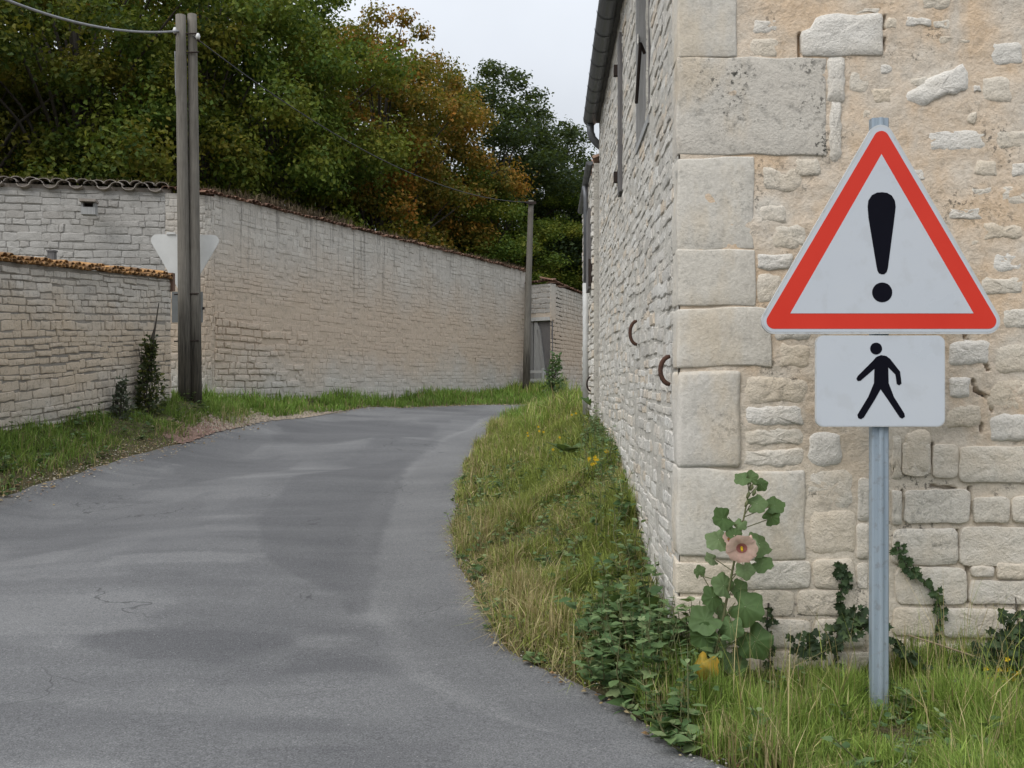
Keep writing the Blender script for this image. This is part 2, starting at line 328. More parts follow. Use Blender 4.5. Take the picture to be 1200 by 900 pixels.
def resample(pl, n, smooth=True):
    p = np.array(pl, float)
    if smooth:                       # Catmull-Rom
        q = []
        for i in range(len(p)-1):
            p0, p1, p2, p3 = p[max(i-1, 0)], p[i], p[i+1], p[min(i+2, len(p)-1)]
            for t in np.linspace(0, 1, 8, endpoint=False):
                q.append(.5*((2*p1)+(-p0+p2)*t+(2*p0-5*p1+4*p2-p3)*t*t+(-p0+3*p1-3*p2+p3)*t**3))
        q.append(p[-1]); p = np.array(q)
    d = np.concatenate([[0], np.cumsum(np.linalg.norm(np.diff(p, axis=0), axis=1))]); s = np.linspace(0, d[-1], n)
    return np.stack([np.interp(s, d, p[:, 0]), np.interp(s, d, p[:, 1])], 1)
LE = resample(ledge, 160); RE = resample(redge, 160)
# uneven, crumbling edges
for E, sg, sd in ((LE, 1, 3), (RE, -1, 9)):
    t = np.gradient(E, axis=0); t /= np.linalg.norm(t, axis=1)[:, None]
    s = np.arange(len(E)); E += np.stack([t[:, 1], -t[:, 0]], 1)*((fbm(s*.45, s*0, sd, 3)-.5)*.16)[:, None]
road_poly = np.concatenate([LE, RE[::-1]])
def road_sd(X, Y):                   # signed distance, positive inside the road
    X = np.asarray(X, float).ravel(); Y = np.asarray(Y, float).ravel(); ins = np.zeros(len(X), bool); dm = np.full(len(X), 1e9)
    n = len(road_poly)
    for i in range(n):
        (x0, y0), (x1, y1) = road_poly[i], road_poly[(i+1) % n]
        dx, dy = x1-x0, y1-y0; L = dx*dx+dy*dy+1e-12
        t = np.clip(((X-x0)*dx+(Y-y0)*dy)/L, 0, 1); dm = np.minimum(dm, (X-x0-t*dx)**2+(Y-y0-t*dy)**2)
        c = (y0 > Y) != (y1 > Y)
        if dy != 0: ins ^= c & (X < x0+(Y-y0)*dx/(dy))
    d = np.sqrt(dm); return np.where(ins, d, -d)
def axis(lo, hi, step, far):
    a = np.arange(lo, hi+1e-6, step); out = []; s = step; v = hi
    while v < far: s *= 1.35; v += s; out.append(v)
    neg = []; s = step; v = lo
    while v > -far: s *= 1.35; v -= s; neg.append(v)
    return np.concatenate([neg[::-1], a, out])
gx = axis(-11, 5, .16, 600); gy = axis(2, 36, .16, 600)
GX, GY = np.meshgrid(gx, gy); GZ = H(GX, GY); sd = road_sd(GX, GY).reshape(GX.shape)
near = (np.abs(GX) < 12) & (GY > 0) & (GY < 38)
GZ = GZ - .09*sstep(-.02, .25, sd) + np.where(near & (sd < 0), (fbm(GX*1.7, GY*1.7, 5)-.5)*.07*sstep(0, .5, -sd), 0)
ny, nx = GX.shape; idx = np.arange(ny*nx).reshape(ny, nx)
Q = np.stack([idx[:-1, :-1], idx[:-1, 1:], idx[1:, 1:], idx[1:, :-1]], -1).reshape(-1, 4)
k = NT('soil and turf'); p = k.pos()
c = k.mix(k.rng(k.noise(p, 1.6, 5), .35, .65), (.055, .06, .022), (.085, .07, .035)); c = k.mix(k.rng(k.noise(p, 22, 5, .7), .4, .62), c, (.10, .085, .05)); k.bump(k.noise(p, 40, 5, .7), .8, .03)
tag(link('ground', mesh_np('ground', np.stack([GX, GY, GZ], -1).reshape(-1, 3), Q, smooth=True), k.done(c, .95, spec=.1)), kind='structure')
# road
LE = resample(LE, 900, False); RE = resample(RE, 900, False)
na = 150; tt = np.linspace(0, 1, na); RX = LE[:, None, 0]*(1-tt)+RE[:, None, 0]*tt; RY = LE[:, None, 1]*(1-tt)+RE[:, None, 1]*tt
RZ = H(RX, RY)+.012*np.minimum(1, 14*np.minimum(tt, 1-tt))[None, :]
idx = np.arange(RX.size).reshape(RX.shape); Q = np.stack([idx[:-1, :-1], idx[:-1, 1:], idx[1:, 1:], idx[1:, :-1]], -1).reshape(-1, 4)
rme = mesh_np('road', np.stack([RX, RY, RZ], -1).reshape(-1, 3), Q, smooth=True)
def poly_sd(X, Y, poly):
    X = X.ravel(); Y = Y.ravel(); ins = np.zeros(len(X), bool); dm = np.full(len(X), 1e9); n = len(poly)
    for i in range(n):
        (x0, y0), (x1, y1) = poly[i], poly[(i+1) % n]; dx, dy = x1-x0, y1-y0
        t = np.clip(((X-x0)*dx+(Y-y0)*dy)/(dx*dx+dy*dy+1e-12), 0, 1); dm = np.minimum(dm, (X-x0-t*dx)**2+(Y-y0-t*dy)**2); c_ = (y0 > Y) != (y1 > Y)
        if dy != 0: ins ^= c_ & (X < x0+(Y-y0)*dx/dy)
    return np.where(ins, np.sqrt(dm), -np.sqrt(dm))
def road_xy(l): return [((x-600)/F*Droad(y), Droad(y)) for x, y in l]
wear = np.zeros(RX.size); jit = (fbm(RX*6, RY*4, 33, 4).ravel()-.5)*2.2
for pts, amt, soft in (([(345,560),(400,545),(480,530),(472,560),(458,600),(442,655),(436,712),(405,716),(396,690),(340,668),(310,655),(300,600)], .72, .05), ([(90,745),(210,733),(340,736),(338,754),(260,770),(150,772),(95,760)], .85, .08),
        ([(0,610),(120,590),(250,570),(240,600),(120,625),(0,645)], .5, .14), ([(330,505),(440,498),(520,500),(500,515),(400,522),(320,520)], .7, .15), ([(150,660),(300,680),(280,700),(130,690)], .45, .12), ([(470,690),(560,720),(640,800),(700,870),(560,830),(480,760)], .35, .12), ([(200,545),(330,530),(340,545),(215,562)], .6, .12), ([(440,455+60),(520,520),(470,545),(400,540)], .5, .12)):
    wear = np.maximum(wear, amt*sstep(-soft, soft, poly_sd(RX, RY, road_xy(pts))+jit*soft))
light = np.zeros(RX.size); T2 = np.broadcast_to(tt[None, :], RX.shape).ravel(); dl = np.concatenate([[0], np.cumsum(np.hypot(np.diff((LE[:, 0]+RE[:, 0])/2), np.diff((LE[:, 1]+RE[:, 1])/2)))])
S2 = np.broadcast_to(dl[:, None], RX.shape).ravel(); rr_ = np.random.default_rng(5); en = (fbm(RX*7, RY*7, 52, 4).ravel()-.5)
XF, YF = RX.ravel(), RY.ravel()
for i in range(170):
    cy_ = 3.2+24*rr_.random()**1.5; w_, l_ = rr_.uniform(.5, 2.4), rr_.uniform(.16, .55)*(.5+cy_*.14); cx_ = rr_.uniform(-.62, .16)*min(cy_, 10); sk = rr_.uniform(-.10, .10)
    dd = np.minimum((w_/2-np.abs(XF-cx_-.25*sk*(YF-cy_)))*.8, l_/2-np.abs(YF-cy_-sk*(XF-cx_)))+en*.10; m_ = sstep(-.02, .035, dd)*rr_.uniform(.15, .55)*(1-sstep(.74, .80, T2))
    if i % 2: wear = np.maximum(wear, m_*.9)
    else: light = np.maximum(light, m_)
seam = np.exp(-((T2-.815-.012*np.sin(S2*.5))/.02)**2)*(.35+.5*vnoise(S2*.6, S2*0, 5)); light = np.maximum(light*(1-wear), seam*.8)
wc = np.ones((RX.size, 4), np.float32); wc[:, 0] = wear; wc[:, 1] = light; wc[:, 2] = 0; rme.color_attributes.new('wear', 'FLOAT_COLOR', 'POINT').data.foreach_set('color', wc.ravel())
uv = rme.uv_layers.new(name='lane'); li = np.zeros(len(rme.loops), np.int32); rme.loops.foreach_get('vertex_index', li)
lane = np.stack([np.broadcast_to(tt[None, :], RX.shape), np.broadcast_to(np.linspace(0, 1, len(LE))[:, None], RX.shape)], -1).reshape(-1, 2)
uv.data.foreach_set('uv', lane[li].astype(np.float32).ravel())
def asphalt(name, lo, hi, lanes=True):
    k = NT(name); p = k.pos()
    c = k.mix(k.rng(k.noise(k.scaled(p, (.5, 1.2, .5)), 1.3, 5, .6), .36, .64), lo, hi)
    if lanes:
        u = k.n('UVMap'); u.uv_map = 'lane'; sx = k.n('SeparateXYZ'); k.set(sx.inputs[0], u.outputs[0])
        wob = k.math('ADD', sx.outputs[0], k.rng(k.noise(p, .55, 3), 0, 1, -.05, .05))
        f = k.math('MULTIPLY', k.rng(wob, .80, .84), k.rng(wob, .93, .985, 1, 0)); c = k.mix(k.math('MULTIPLY', f, .5), c, (.17, .17, .168))
        f = k.math('MULTIPLY', k.rng(wob, .45, .56), k.rng(wob, .78, .8, 1, 0)); c = k.mix(k.math('MULTIPLY', f, .22), c, (.078, .078, .082))
        f = k.math('MULTIPLY', k.rng(wob, .28, .34), k.rng(wob, .42, .5, 1, 0)); c = k.mix(k.math('MULTIPLY', f, .3), c, (.155, .155, .155))
        e = k.math('MINIMUM', wob, k.math('SUBTRACT', 1., wob)); c = k.mix(k.rng(e, 0, .03, .45, 0), c, (.19, .165, .13))
    wa = k.n('Attribute'); wa.attribute_name = 'wear'; sp_ = k.n('SeparateColor'); k.set(sp_.inputs[0], wa.outputs['Color']); c = k.mix(k.math('MULTIPLY', sp_.outputs[1], .8), c, (.235, .234, .23)); c = k.mix(k.math('MULTIPLY', sp_.outputs[0], .85), c, (.088, .088, .092))
    c = k.mix(k.rng(k.noise(k.scaled(p, (.25, 3., 1)), 1.6, 4, .6), .52, .66, 0, .12), c, (.17, .17, .168))
    pa = k.noise(k.scaled(p, (.33, .62, .3)), 1.5, 4, .5); c = k.mix(k.rng(pa, .47, .56, 0, .14), c, (.108, .108, .112))
    pb = k.noise(k.scaled(p, (.22, 1.1, .3)), 1.9, 4, .5); c = k.mix(k.rng(pb, .5, .6, 0, .10), c, (.225, .224, .22))
    st = k.noise(p, 130, 3, .75); st2 = k.noise(p, 38, 4, .7)
    vo = k.n('TexVoronoi', feature='DISTANCE_TO_EDGE'); vo.inputs['Scale'].default_value = .75; wv_ = k.n('VectorMath', operation='ADD'); k.set(wv_.inputs[0], p); nz_ = k.n('TexNoise'); k.set(nz_.inputs['Vector'], p); nz_.inputs['Scale'].default_value = 3.; sc_ = k.n('VectorMath', operation='SCALE'); k.set(sc_.inputs[0], nz_.outputs['Color']); sc_.inputs['Scale'].default_value = .55; k.set(wv_.inputs[1], sc_.outputs[0]); k.set(vo.inputs['Vector'], wv_.outputs[0])
    crk = k.math('MULTIPLY', k.rng(vo.outputs['Distance'], .002, .007, 1, 0), k.rng(k.noise(p, .6, 3), .52, .6, 0, .6)); c = k.mix(crk, c, (.04, .04, .042))
    g_ = k.rng(st, .33, .67, .48, 1.52); cc = k.n('CombineXYZ'); [k.set(cc.inputs[i], g_) for i in range(3)]
    c = k.mix(1., c, cc.outputs[0], 'MULTIPLY'); c = k.mix(k.rng(k.noise(p, 95, 2, .5), .69, .74, 0, .7), c, (.42, .41, .39))
    c = k.mix(k.rng(st2, .40, .62, .25, 0), c, (.05, .05, .052))
    k.bump(k.math('ADD', st, k.math('MULTIPLY', st2, .5)), .55, .012); return k.done(c, .88, spec=.25)
tag(link('road', rme, asphalt('worn asphalt', (.128, .128, .130), (.188, .188, .187))), kind='structure')
# ------------------------------------------------------------------ masonry
def stone_unit(ar, seed, n=12):
    """one stone, length ar, height 1, front at y=-1 (its face), back at y=0: about 60 triangles"""
    r = random.Random(seed); out = []
    per = []
    w, h = ar/2, .5; c = .09
    base = [(-w+c,-h),(-w/3,-h),(w/3,-h),(w-c,-h),(w,-h+c),(w,h-c),(w-c,h),(w/3,h),(-w/3,h),(-w+c,h),(-w,h-c),(-w,-h+c)]
    base = [(x+r.uniform(-.09, .09), z+r.uniform(-.09, .09)) for x, z in base]
    v = [(x, 0, z) for x, z in base]
    v += [(x, -.55+r.uniform(-.2, .15), z) for x, z in base]
    v += [(x-math.copysign(min(abs(x), .085), x)+r.uniform(-.02, .02), -1+r.uniform(-.16, .16), z*.83) for x, z in base]
    v += [(-w*.4+r.uniform(-.1, .1), -1.12+r.uniform(-.15, .15), r.uniform(-.1, .1)), (w*.4+r.uniform(-.1, .1), -1.12+r.uniform(-.15, .15), r.uniform(-.1, .1))]
    f = []
    for a in (0, 12):
        for i in range(12): j = (i+1) % 12; f.append((a+i, a+j, a+12+j, a+12+i))
    L, Rr = 36, 37
    for i in range(12):
        j = (i+1) % 12; xi = base[i][0]+base[j][0]
        f.append((24+i, 24+j, L if xi < 0 else Rr))
    f.append((24+1, L, Rr)); 
    f = [q for q in f if q != (25, L, Rr)] + [(24+1, 24+2, L)] if False else f
    # bridge the two centre points
    f = [q for q in f if not (len(q) == 3 and set(q[:2]) in ({25, 26}, {31, 32}))] + [(25, 26, Rr, L), (31, 32, L, Rr)]
    f = [q for q in f if q != (25, L, Rr)]
    return v, f
UNITS = {ar: [stone_unit(ar, 100*int(ar*2)+i) for i in range(5)] for ar in (1., 1.6, 2.4, 3.4, 4.6)}
UNIT_ME = {}
def unit_mesh(ar, i, mat):
    key = (ar, i, mat.name)
    if key not in UNIT_ME:
        v, f = UNITS[ar][i]; m = MB().add(v, f).mesh('stone'); m.materials.append(mat); UNIT_ME[key] = m
    return UNIT_ME[key]
class Stones:
    """places stones on a vertical face: origin + u*dir, z; outward normal is to the right-hand -y of dir"""
    def __init__(s, org, d, root):
        s.o = Vector((org[0], org[1], 0)); s.d = Vector((d[0], d[1], 0)).normalized(); s.nrm = Vector((s.d.y, -s.d.x, 0)); s.root = root
        s.rz = math.atan2(s.d.y, s.d.x); s.items = []
    def pt(s, u, z, n=0.): return s.o+s.d*u+s.nrm*n+Vector((0, 0, z))
    def add(s, u0, u1, z0, z1, depth, tilt=0., back=0., score=None): s.items.append((u0, u1, z0, z1, depth, tilt, back, score))
    def courses(s, U0, U1, zb, zt, ch, sl, joint, depth, rg, slope=0., wav=.01, keep=None, skip=0., tj=.045):
        z = -.1; ci = 0
        while z < 8:
            hh = rg.uniform(*ch); u = U0-rg.uniform(0, sl[1]*.6)
            while u < U1:
                L = rg.uniform(*sl)*(1.0 if rg.random() < .8 else .5); a, b = max(u, U0), min(u+L, U1)
                if b-a > .04 and rg.random() >= skip:
                    um = (a+b)/2; zz = zb(um)+z+wav*(2*float(vnoise(um*1.3, ci*.37, 3))-1)
                    h2 = hh*rg.uniform(.86, 1.06)
                    if zz < zt(um)-.02 and (keep is None or keep(um, zz)):
                        top = min(zz+h2, zt(um))
                        if top-zz > .03: s.add(a+joint/2, b-joint/2, zz+joint/2, top-joint/2, rg.uniform(*depth), slope+rg.uniform(-tj, tj))
                u += L
            z += hh; ci += 1
    def finish(s, name, mat, limit, eye=Vector((0, 0, EYE)), inview=None):
        def size(it):
            c = s.pt((it[0]+it[1])/2, (it[2]+it[3])/2)
            d = (c-eye); ok = d.y > .5 and abs(d.x/d.y) < .53 and abs(d.z/d.y) < .40 and (inview is None or inview(c))
            return (it[1]-it[0])*abs(s.nrm.dot(d.normalized()))*(it[3]-it[2])/d.length_squared*(1 if ok else .0001)
        it = sorted(s.items, key=size, reverse=True); off = Vector(s.root.location); mb = MB(); rg = random.Random(5)
        for n, (u0, u1, z0, z1, dep, tilt, back, sc) in enumerate(it):
            w, h = u1-u0, z1-z0; ar = min(UNITS, key=lambda a: abs(math.log(a/(w/h)))); vi = rg.randrange(5); c = s.pt((u0+u1)/2, (z0+z1)/2, -back)
            sx = w/ar*(1 if rg.random() < .5 else -1)
            if sx < 0: sx = -sx; rot = math.pi
            else: rot = 0
            if n < limit:
                o = link(name, unit_mesh(ar, vi, mat), None, s.root, c-off); o.rotation_euler = (0, -tilt, s.rz); o.scale = (sx, dep, h)
            else:
                M4 = Matrix.Translation(c-off) @ Matrix.Rotation(s.rz, 4, 'Z') @ Matrix.Rotation(-tilt, 4, 'Y') @ Matrix.Diagonal((sx, dep, h, 1))
                v, f = UNITS[ar][vi]; mb.add([M4 @ Vector(q) for q in v], f)
        if mb.v:
            o = link(name+'work', mb.mesh(name), mat, s.root); o['kind'] = 'stuff'
def rough_sheet(name, S, U, Z, step, amp, mat, root, seed, nfun=None, back=.0):
    """mortar face of a wall with real relief; U, Z ranges, n offset by noise"""
    us = np.arange(U[0], U[1]+step, step); zs = np.arange(Z[0], Z[1]+step, step); A, B = np.meshgrid(us, zs)
    n = (fbm(A/.13, B/.09, seed, 4)-.5)*amp - back
    if nfun is not None: n = n+nfun(A, B)
    X = S.o.x+S.d.x*A+S.nrm.x*n-root.location.x; Y = S.o.y+S.d.y*A+S.nrm.y*n-root.location.y
    idx = np.arange(A.size).reshape(A.shape); Q = np.stack([idx[:-1, :-1], idx[:-1, 1:], idx[1:, 1:], idx[1:, :-1]], -1).reshape(-1, 4)
    return link(name, mesh_np(name, np.stack([X, Y, B-root.location.z], -1).reshape(-1, 3), Q, smooth=True), mat, root)
def prism_wall(name, org, d, L, thick, zb, zt, mat, root, back=.03, nseg=24):
    """solid core of a wall behind its face"""
    d = Vector((d[0], d[1], 0)).normalized(); nrm = Vector((d.y, -d.x, 0)); mb = MB(); v = []; f = []
    for i in range(nseg+1):
        u = L*i/nseg; p = Vector((org[0], org[1], 0))+d*u
        for n in (-back, -thick):
            q = p+nrm*n; v += [(q.x, q.y, zb(u)), (q.x, q.y, zt(u))]
    for i in range(nseg):
        a = 4*i; b = a+4; f += [(a, b, b+1, a+1), (a+2, a+3, b+3, b+2), (a+1, b+1, b+3, a+3)]
    f += [(0, 1, 3, 2), (4*nseg, 4*nseg+2, 4*nseg+3, 4*nseg+1)]
    return mb.add(v, f).build(name, mat, root)

# ------------------------------------------------------------------ the stone barn
barn = empty('stone_barn', (CX, CY, 0), 'pale limestone barn with big quoins at its corner behind the road signs', 'barn')
gdir = Vector((1, -SL, 0)).normalized(); fdir = Vector((SL, 1, 0)).normalized()
GA = Stones((CX, CY), gdir, barn)                 # gable face, u to the right
def gpx(x, y):
    k_ = (x-600)/F; s_ = (CY*k_-CX)/(1+SL*k_); t = CY-SL*s_; return s_*math.sqrt(1+SL*SL), EYE-(y-450)/F*t
LF = 7.27                                          # length of the long side
Pf = Vector((CX, CY, 0))+fdir*LF
FA = Stones((Pf.x, Pf.y), -fdir, barn)             # long face, u runs from the far end towards the corner
EAVE = 4.58
rg = random.Random(21)
def fz(u):                                         # ground along the long side
    D = CY+(LF-u)*fdir.y; return float(np.interp(D, [a for a, b in fac_z], [b for a, b in fac_z]))-.25
hat = (LF-(6.79-CY)/fdir.y, LF-(5.99-CY)/fdir.y)   # hatch in the long side
def fac_keep(u, z):
    if hat[0]-.08 < u < hat[1]+.08 and z > 3.0: return False
    return True
FA.courses(0, LF-.16, lambda u: 0, lambda u: EAVE, (.045, .085), (.13, .34), .007, (.003, .013), rg, wav=.05, keep=lambda u, z: fac_keep(u, z) and z > fz(u), tj=.05)
FA.finish('stone', M['fac_stone'], 210)
def fhole(A, B): return -np.where((A > hat[0]) & (A < hat[1]) & (B > 3.04), .22, 0)
rough_sheet('facade_mortar', FA, (0, LF-.02), (-.2, EAVE), .03, .02, M['fac_mortar'], barn, 4, fhole, back=-.004)
def gslope(u): return EAVE+(u*.42 if u < 3.4 else (6.8-u)*.42)
prism_wall('gable_core', (CX, CY), gdir, 6.8, .45, lambda u: -.4, gslope, M['gab_mortar'], barn, .05)
prism_wall('back_wall', (Pf.x, Pf.y), gdir, 6.8, .01, lambda u: -.3, gslope, M['fac_mortar'], barn, -.4)
q0 = Vector((CX, CY, 0))+gdir*6.8
prism_wall('side_wall', (q0.x, q0.y), fdir, LF, .45, lambda u: -.3, lambda u: EAVE, M['fac_mortar'], barn, 0.)
# quoins and gable stones, (x0, y0, x1, y1) read off the photograph on the gable plane
cracks_px = [[(937,40),(937,66)],[(1036,20),(1036,34)],[(1036,46),(1036,58)],[(1128,385),(1136,408)],[(1152,420),(1158,434)],[(1140,445),(1143,458),(1158,466),(1163,482)],[(1150,497),(1151,506)],[(1093,520),(1094,542)],[(1058,576),(1057,590)],[(1123,622),(1124,650)],
             [(1135,664),(1136,706)],[(1137,572),(1139,604)],[(1195,712),(1195,750)],[(1070,750),(1071,780)],[(1092,570),(1120,573)]]
cr = [[gpx(*p) for p in pl] for pl in cracks_px]
mask_low = gpx(1040, 500)
def gable_n(A, B):
    n = -.010*sstep(mask_low[0]-.05, mask_low[0]+.15, A)*sstep(mask_low[1]+.1, mask_low[1]-.1, B) - .004*sstep(1.0, .7, B)
    n = n + .008*(fbm(A/.5, B/.35, 88, 3)-.5)
    for pl in cr:
        for (a0, b0), (a1, b1) in zip(pl[:-1], pl[1:]):
            L = (a1-a0)**2+(b1-b0)**2; t = np.clip(((A-a0)*(a1-a0)+(B-b0)*(b1-b0))/L, 0, 1)
            d = np.sqrt((A-a0-t*(a1-a0))**2+(B-b0-t*(b1-b0))**2); n = n-.06*sstep(.0075, .003, d)
    return n
rough_sheet('gable_mortar', GA, (.0, 3.9), (-.25, 3.45), .0075, .012, M['gab_mortar'], barn, 9, gable_n)
mbg = MB(); p0 = GA.pt(3.89, -.3, -.01); p1 = GA.pt(6.8, -.3, -.01); 
mbg.add([p0, p1, GA.pt(6.8, 4.5, -.01), GA.pt(3.89, 4.5, -.01)], [(0, 1, 2, 3)]).build('gable_face', M['gab_mortar'], barn)
mbg = MB(); mbg.add([GA.pt(0, 3.44, -.01), GA.pt(3.9, 3.44, -.01), GA.pt(3.9, 4.6, -.01), GA.pt(0, 4.6, -.01)], [(0, 1, 2, 3)]).build('gable_face', M['gab_mortar'], barn)
def quoin(x0, y0, x1, y1, mat, side=.2, proud=.005, bev=.009, seed=0, side_proud=.014):
    u0, z1 = gpx(x0, y0); u1, z0 = gpx(x1, y1); corner = x0 < 806
    if corner: u0 = -side_proud
    bm = bmesh.new(); bmesh.ops.create_cube(bm, size=1); dep = side if corner else .1
    for v in bm.verts: v.co = Vector(((v.co.x+.5)*(u1-u0), (v.co.y+.5)*dep-proud, (v.co.z+.5)*(z1-z0)))
    bmesh.ops.bevel(bm, geom=list(bm.edges), offset=bev, segments=2, affect='EDGES', profile=.6)
    bmesh.ops.subdivide_edges(bm, edges=[e for e in bm.edges if e.calc_length() > .08], cuts=5, use_grid_fill=True)
    for v in bm.verts:
        a = float(fbm(v.co.x/.1+seed*3.1, v.co.z/.1+v.co.y*9, 31+seed, 3))-.5; b = float(fbm(v.co.z/.16, v.co.x/.16+v.co.y*7+seed, 71+seed, 2))-.5
        v.co.y += a*.014; v.co.x += b*.020; v.co.z += (float(vnoise(v.co.x/.12, seed*5., 3))-.5)*.022
    me = bpy.data.meshes.new('quoin'); bm.to_mesh(me); bm.free()
    me.polygons.foreach_set('use_smooth', [True]*len(me.polygons))
    o = link('quoin' if corner else 'block', me, mat, barn, GA.pt(u0, z0)-Vector(barn.location)); o.rotation_euler = (0, 0, GA.rz)
def q(i, *a, **k): quoin(*a, seed=i, **k)
q(0, 797, -60, 863, 67, M['quoin']); q(1, 799, 69, 969, 182, M['quoin_lichen'], proud=.005); q(2, 799, 184, 884, 292, M['quoin']); q(3, 799, 294, 885, 360, M['quoin'], proud=.008)
q(4, 799, 362, 905, 431, M['quoin'], proud=.008); q(5, 802, 433, 868, 547, M['quoin'], proud=.014, bev=.022); q(6, 800, 549, 944, 655, M['quoin'], proud=.008, bev=.014); q(7, 798, 658, 868, 695, M['gab_stone']); q(8, 798, 697, 880, 760, M['gab_stone']); q(9, 798, 762, 890, 830, M['gab_stone'])
q(10, 797, -190, 940, -62, M['quoin']); q(11, 797, -330, 870, -193, M['quoin'])
def gstone(pts, mat, proud=.008, name='stone', seed=0, sharp=False):
    r = random.Random(seed); pts = [gpx(*p) for p in pts]; cu = sum(p[0] for p in pts)/len(pts); cz = sum(p[1] for p in pts)/len(pts)
    out = []
    n = len(pts); jt = .003 if sharp else .011
    for i in range(n):
        a, b = pts[i], pts[(i+1) % n]; L = math.dist(a, b); m = max(1, int(L/.022))
        for j in range(m):
            t = j/m; out.append((a[0]+(b[0]-a[0])*t+r.uniform(-jt, jt), a[1]+(b[1]-a[1])*t+r.uniform(-jt, jt)))
    out = [((out[i-1][0]+3*out[i][0]+out[(i+1) % len(out)][0])/5, (out[i-1][1]+3*out[i][1]+out[(i+1) % len(out)][1])/5) for i in range(len(out))]
    N = len(out); v = []; f = []
    rings = ((1.01, -.03), (1.0, proud*.3), (.955, proud*.9), (.6, proud), (.3, proud)) if sharp else ((1.14, -.03), (1.05, -.007), (.9, proud*.6-.001), (.6, proud), (.3, proud))
    for sc, nn in rings:
        for (u, z) in out:
            k2 = nn+(r.uniform(-.002, .002) if sc < .98 else 0)+(0 if sc > 1.1 else (.006 if sharp else .0075)*(float(fbm(u/.06, z/.04, seed, 3))-.5)); v.append(GA.pt(cu+(u-cu)*sc, cz+(z-cz)*sc, k2))
    for ring in range(4):
        for i in range(N): j = (i+1) % N; f.append((ring*N+i, ring*N+j, (ring+1)*N+j, (ring+1)*N+i))
    v.append(GA.pt(cu, cz, proud)); f += [(4*N+i, 4*N+(i+1) % N, 5*N) for i in range(N)]
    MB().add(v, f).build(name, mat, barn, smooth=True)
def rect(x0, y0, x1, y1, j=3, r=None):
    r = r or rg; w = x1-x0; h = y1-y0; c = min(w, h)*.10; J = lambda: r.uniform(-j, j)*.5
    return [(x0+c+J(), y0+J()), (x0+w/2, y0+J()), (x1-c+J(), y0+J()), (x1+J(), y0+c), (x1+J(), y1-c), (x1-c+J(), y1+J()), (x0+w/2, y1+J()), (x0+c+J(), y1+J()), (x0+J(), y1-c), (x0+J(), y0+c)]
GS, WM = M['gab_stone'], M['white_mortar']
gstone([(938,36),(950,34),(955,20),(975,16),(1005,18),(1034,15),(1035,66),(1000,65),(972,67),(939,66)], WM, .010, sharp=True)
gstone(rect(971, 64, 989, 120, 4), WM, .012, 'mortar_repair'); gstone(rect(972, 118, 986, 190, 4), WM, .010, 'mortar_repair')
up = [(882,22,911,40),(880,45,913,66),(1038,20,1052,35),(1060,20,1091,31),(1093,22,1116,34),(1080,-6,1116,10),(1160,50,1199,76),(1150,88,1187,120),(997,82,1020,108),(1030,76,1046,86),(1022,104,1046,120),(1134,131,1146,146),(1086,152,1156,176),(1164,152,1210,174),
      (1143,189,1170,206),(1184,188,1215,206),(1118,220,1166,240),(1174,217,1215,240),(1110,243,1152,259),(1150,262,1200,280),(1120,282,1150,296),(1165,296,1196,318),(1150,326,1200,346),(1175,360,1215,384),(1065,198,1085,212),(1010,128,1022,140),(890,240,920,262),(1140,100,1150,108),
      (1100,40,1140,52),(1066,90,1090,102),(1205,20,1240,44),(1205,90,1250,115),(1000,10,1030,14),(880,-30,930,-6),(950,-40,1020,-4),(1040,-50,1110,-12),(1130,-40,1200,-10),(905,120,930,126)]
for i, b in enumerate(up[:-1]): gstone(rect(*b), GS if i % 3 else WM, .001+.004*(i % 4)/3, seed=i)
gstone([(1058,112),(1092,92),(1131,73),(1135,92),(1138,104),(1110,112),(1078,124),(1060,120)], WM, .012, seed=77)
mid = [(893,196,940,222),(905,264,946,292),(887,298,930,316),(888,320,916,356),(930,186,962,206),(908,368,950,400),(912,404,950,430),(872,442,946,474),(874,476,940,500),(872,503,942,522),(870,526,940,545),(947,505,985,545),(947,550,1000,596),(950,598,1005,650),
       (1112,398,1160,428),(1166,404,1215,438),(1060,505,1090,552) ,(1112,440,1138,468),(1160,446,1215,480),(1110,474,1150,500),(1160,486,1215,516),(1046,508,1056,560)]
for i, b in enumerate(mid): gstone(rect(*b), (GS, GS, WM)[i % 3], .002+.003*(i % 3), seed=100+i)
low = [(1058,517,1090,558),(1093,520,1122,560),(1125,522,1215,566),(1046,574,1057,615),(1060,573,1137,614),(1140,583,1183,613),(1186,583,1225,612),(1046,619,1122,662),(1125,618,1215,663),(1050,665,1134,709),(1137,663,1166,676),(1168,660,1225,678),(1137,680,1225,709),(1046,713,1100,746),(1104,713,1194,748),(1198,713,1230,750),(1050,750,1068,784),(1072,752,1106,784),(1110,754,1160,782),(1163,760,1230,790),(1046,790,1120,830),(1124,794,1220,830),
       (872,657,950,690),(953,655,1002,690),(882,692,930,722),(934,692,1000,722),(884,726,950,760),(954,726,1015,760),(892,764,960,800),(964,764,1040,800),(1005,560,1018,610),(1004,614,1018,655),(1005,660,1018,690)]
for i, b in enumerate(low): gstone(rect(*b, j=3), GS, .002+.006*(i % 4)/3, seed=200+i, sharp=True)
r2 = random.Random(31); yy = -60                       # the rest of the gable, right of the sign
while yy < 800:
    hh = r2.uniform(22, 40); xx = 1236+r2.uniform(0, 40)
    while xx < 1560:
        ww = r2.uniform(40, 95)
        if yy > 480 or r2.random() < .5: gstone(rect(xx, yy+r2.uniform(-3, 3), xx+ww-4, yy+hh-5+r2.uniform(-3, 3)), GS if r2.random() < .75 else WM, r2.uniform(.001, .007), seed=int(xx+yy), sharp=yy > 480)
        xx += ww+(0 if yy > 480 else r2.uniform(8, 60))
    yy += hh
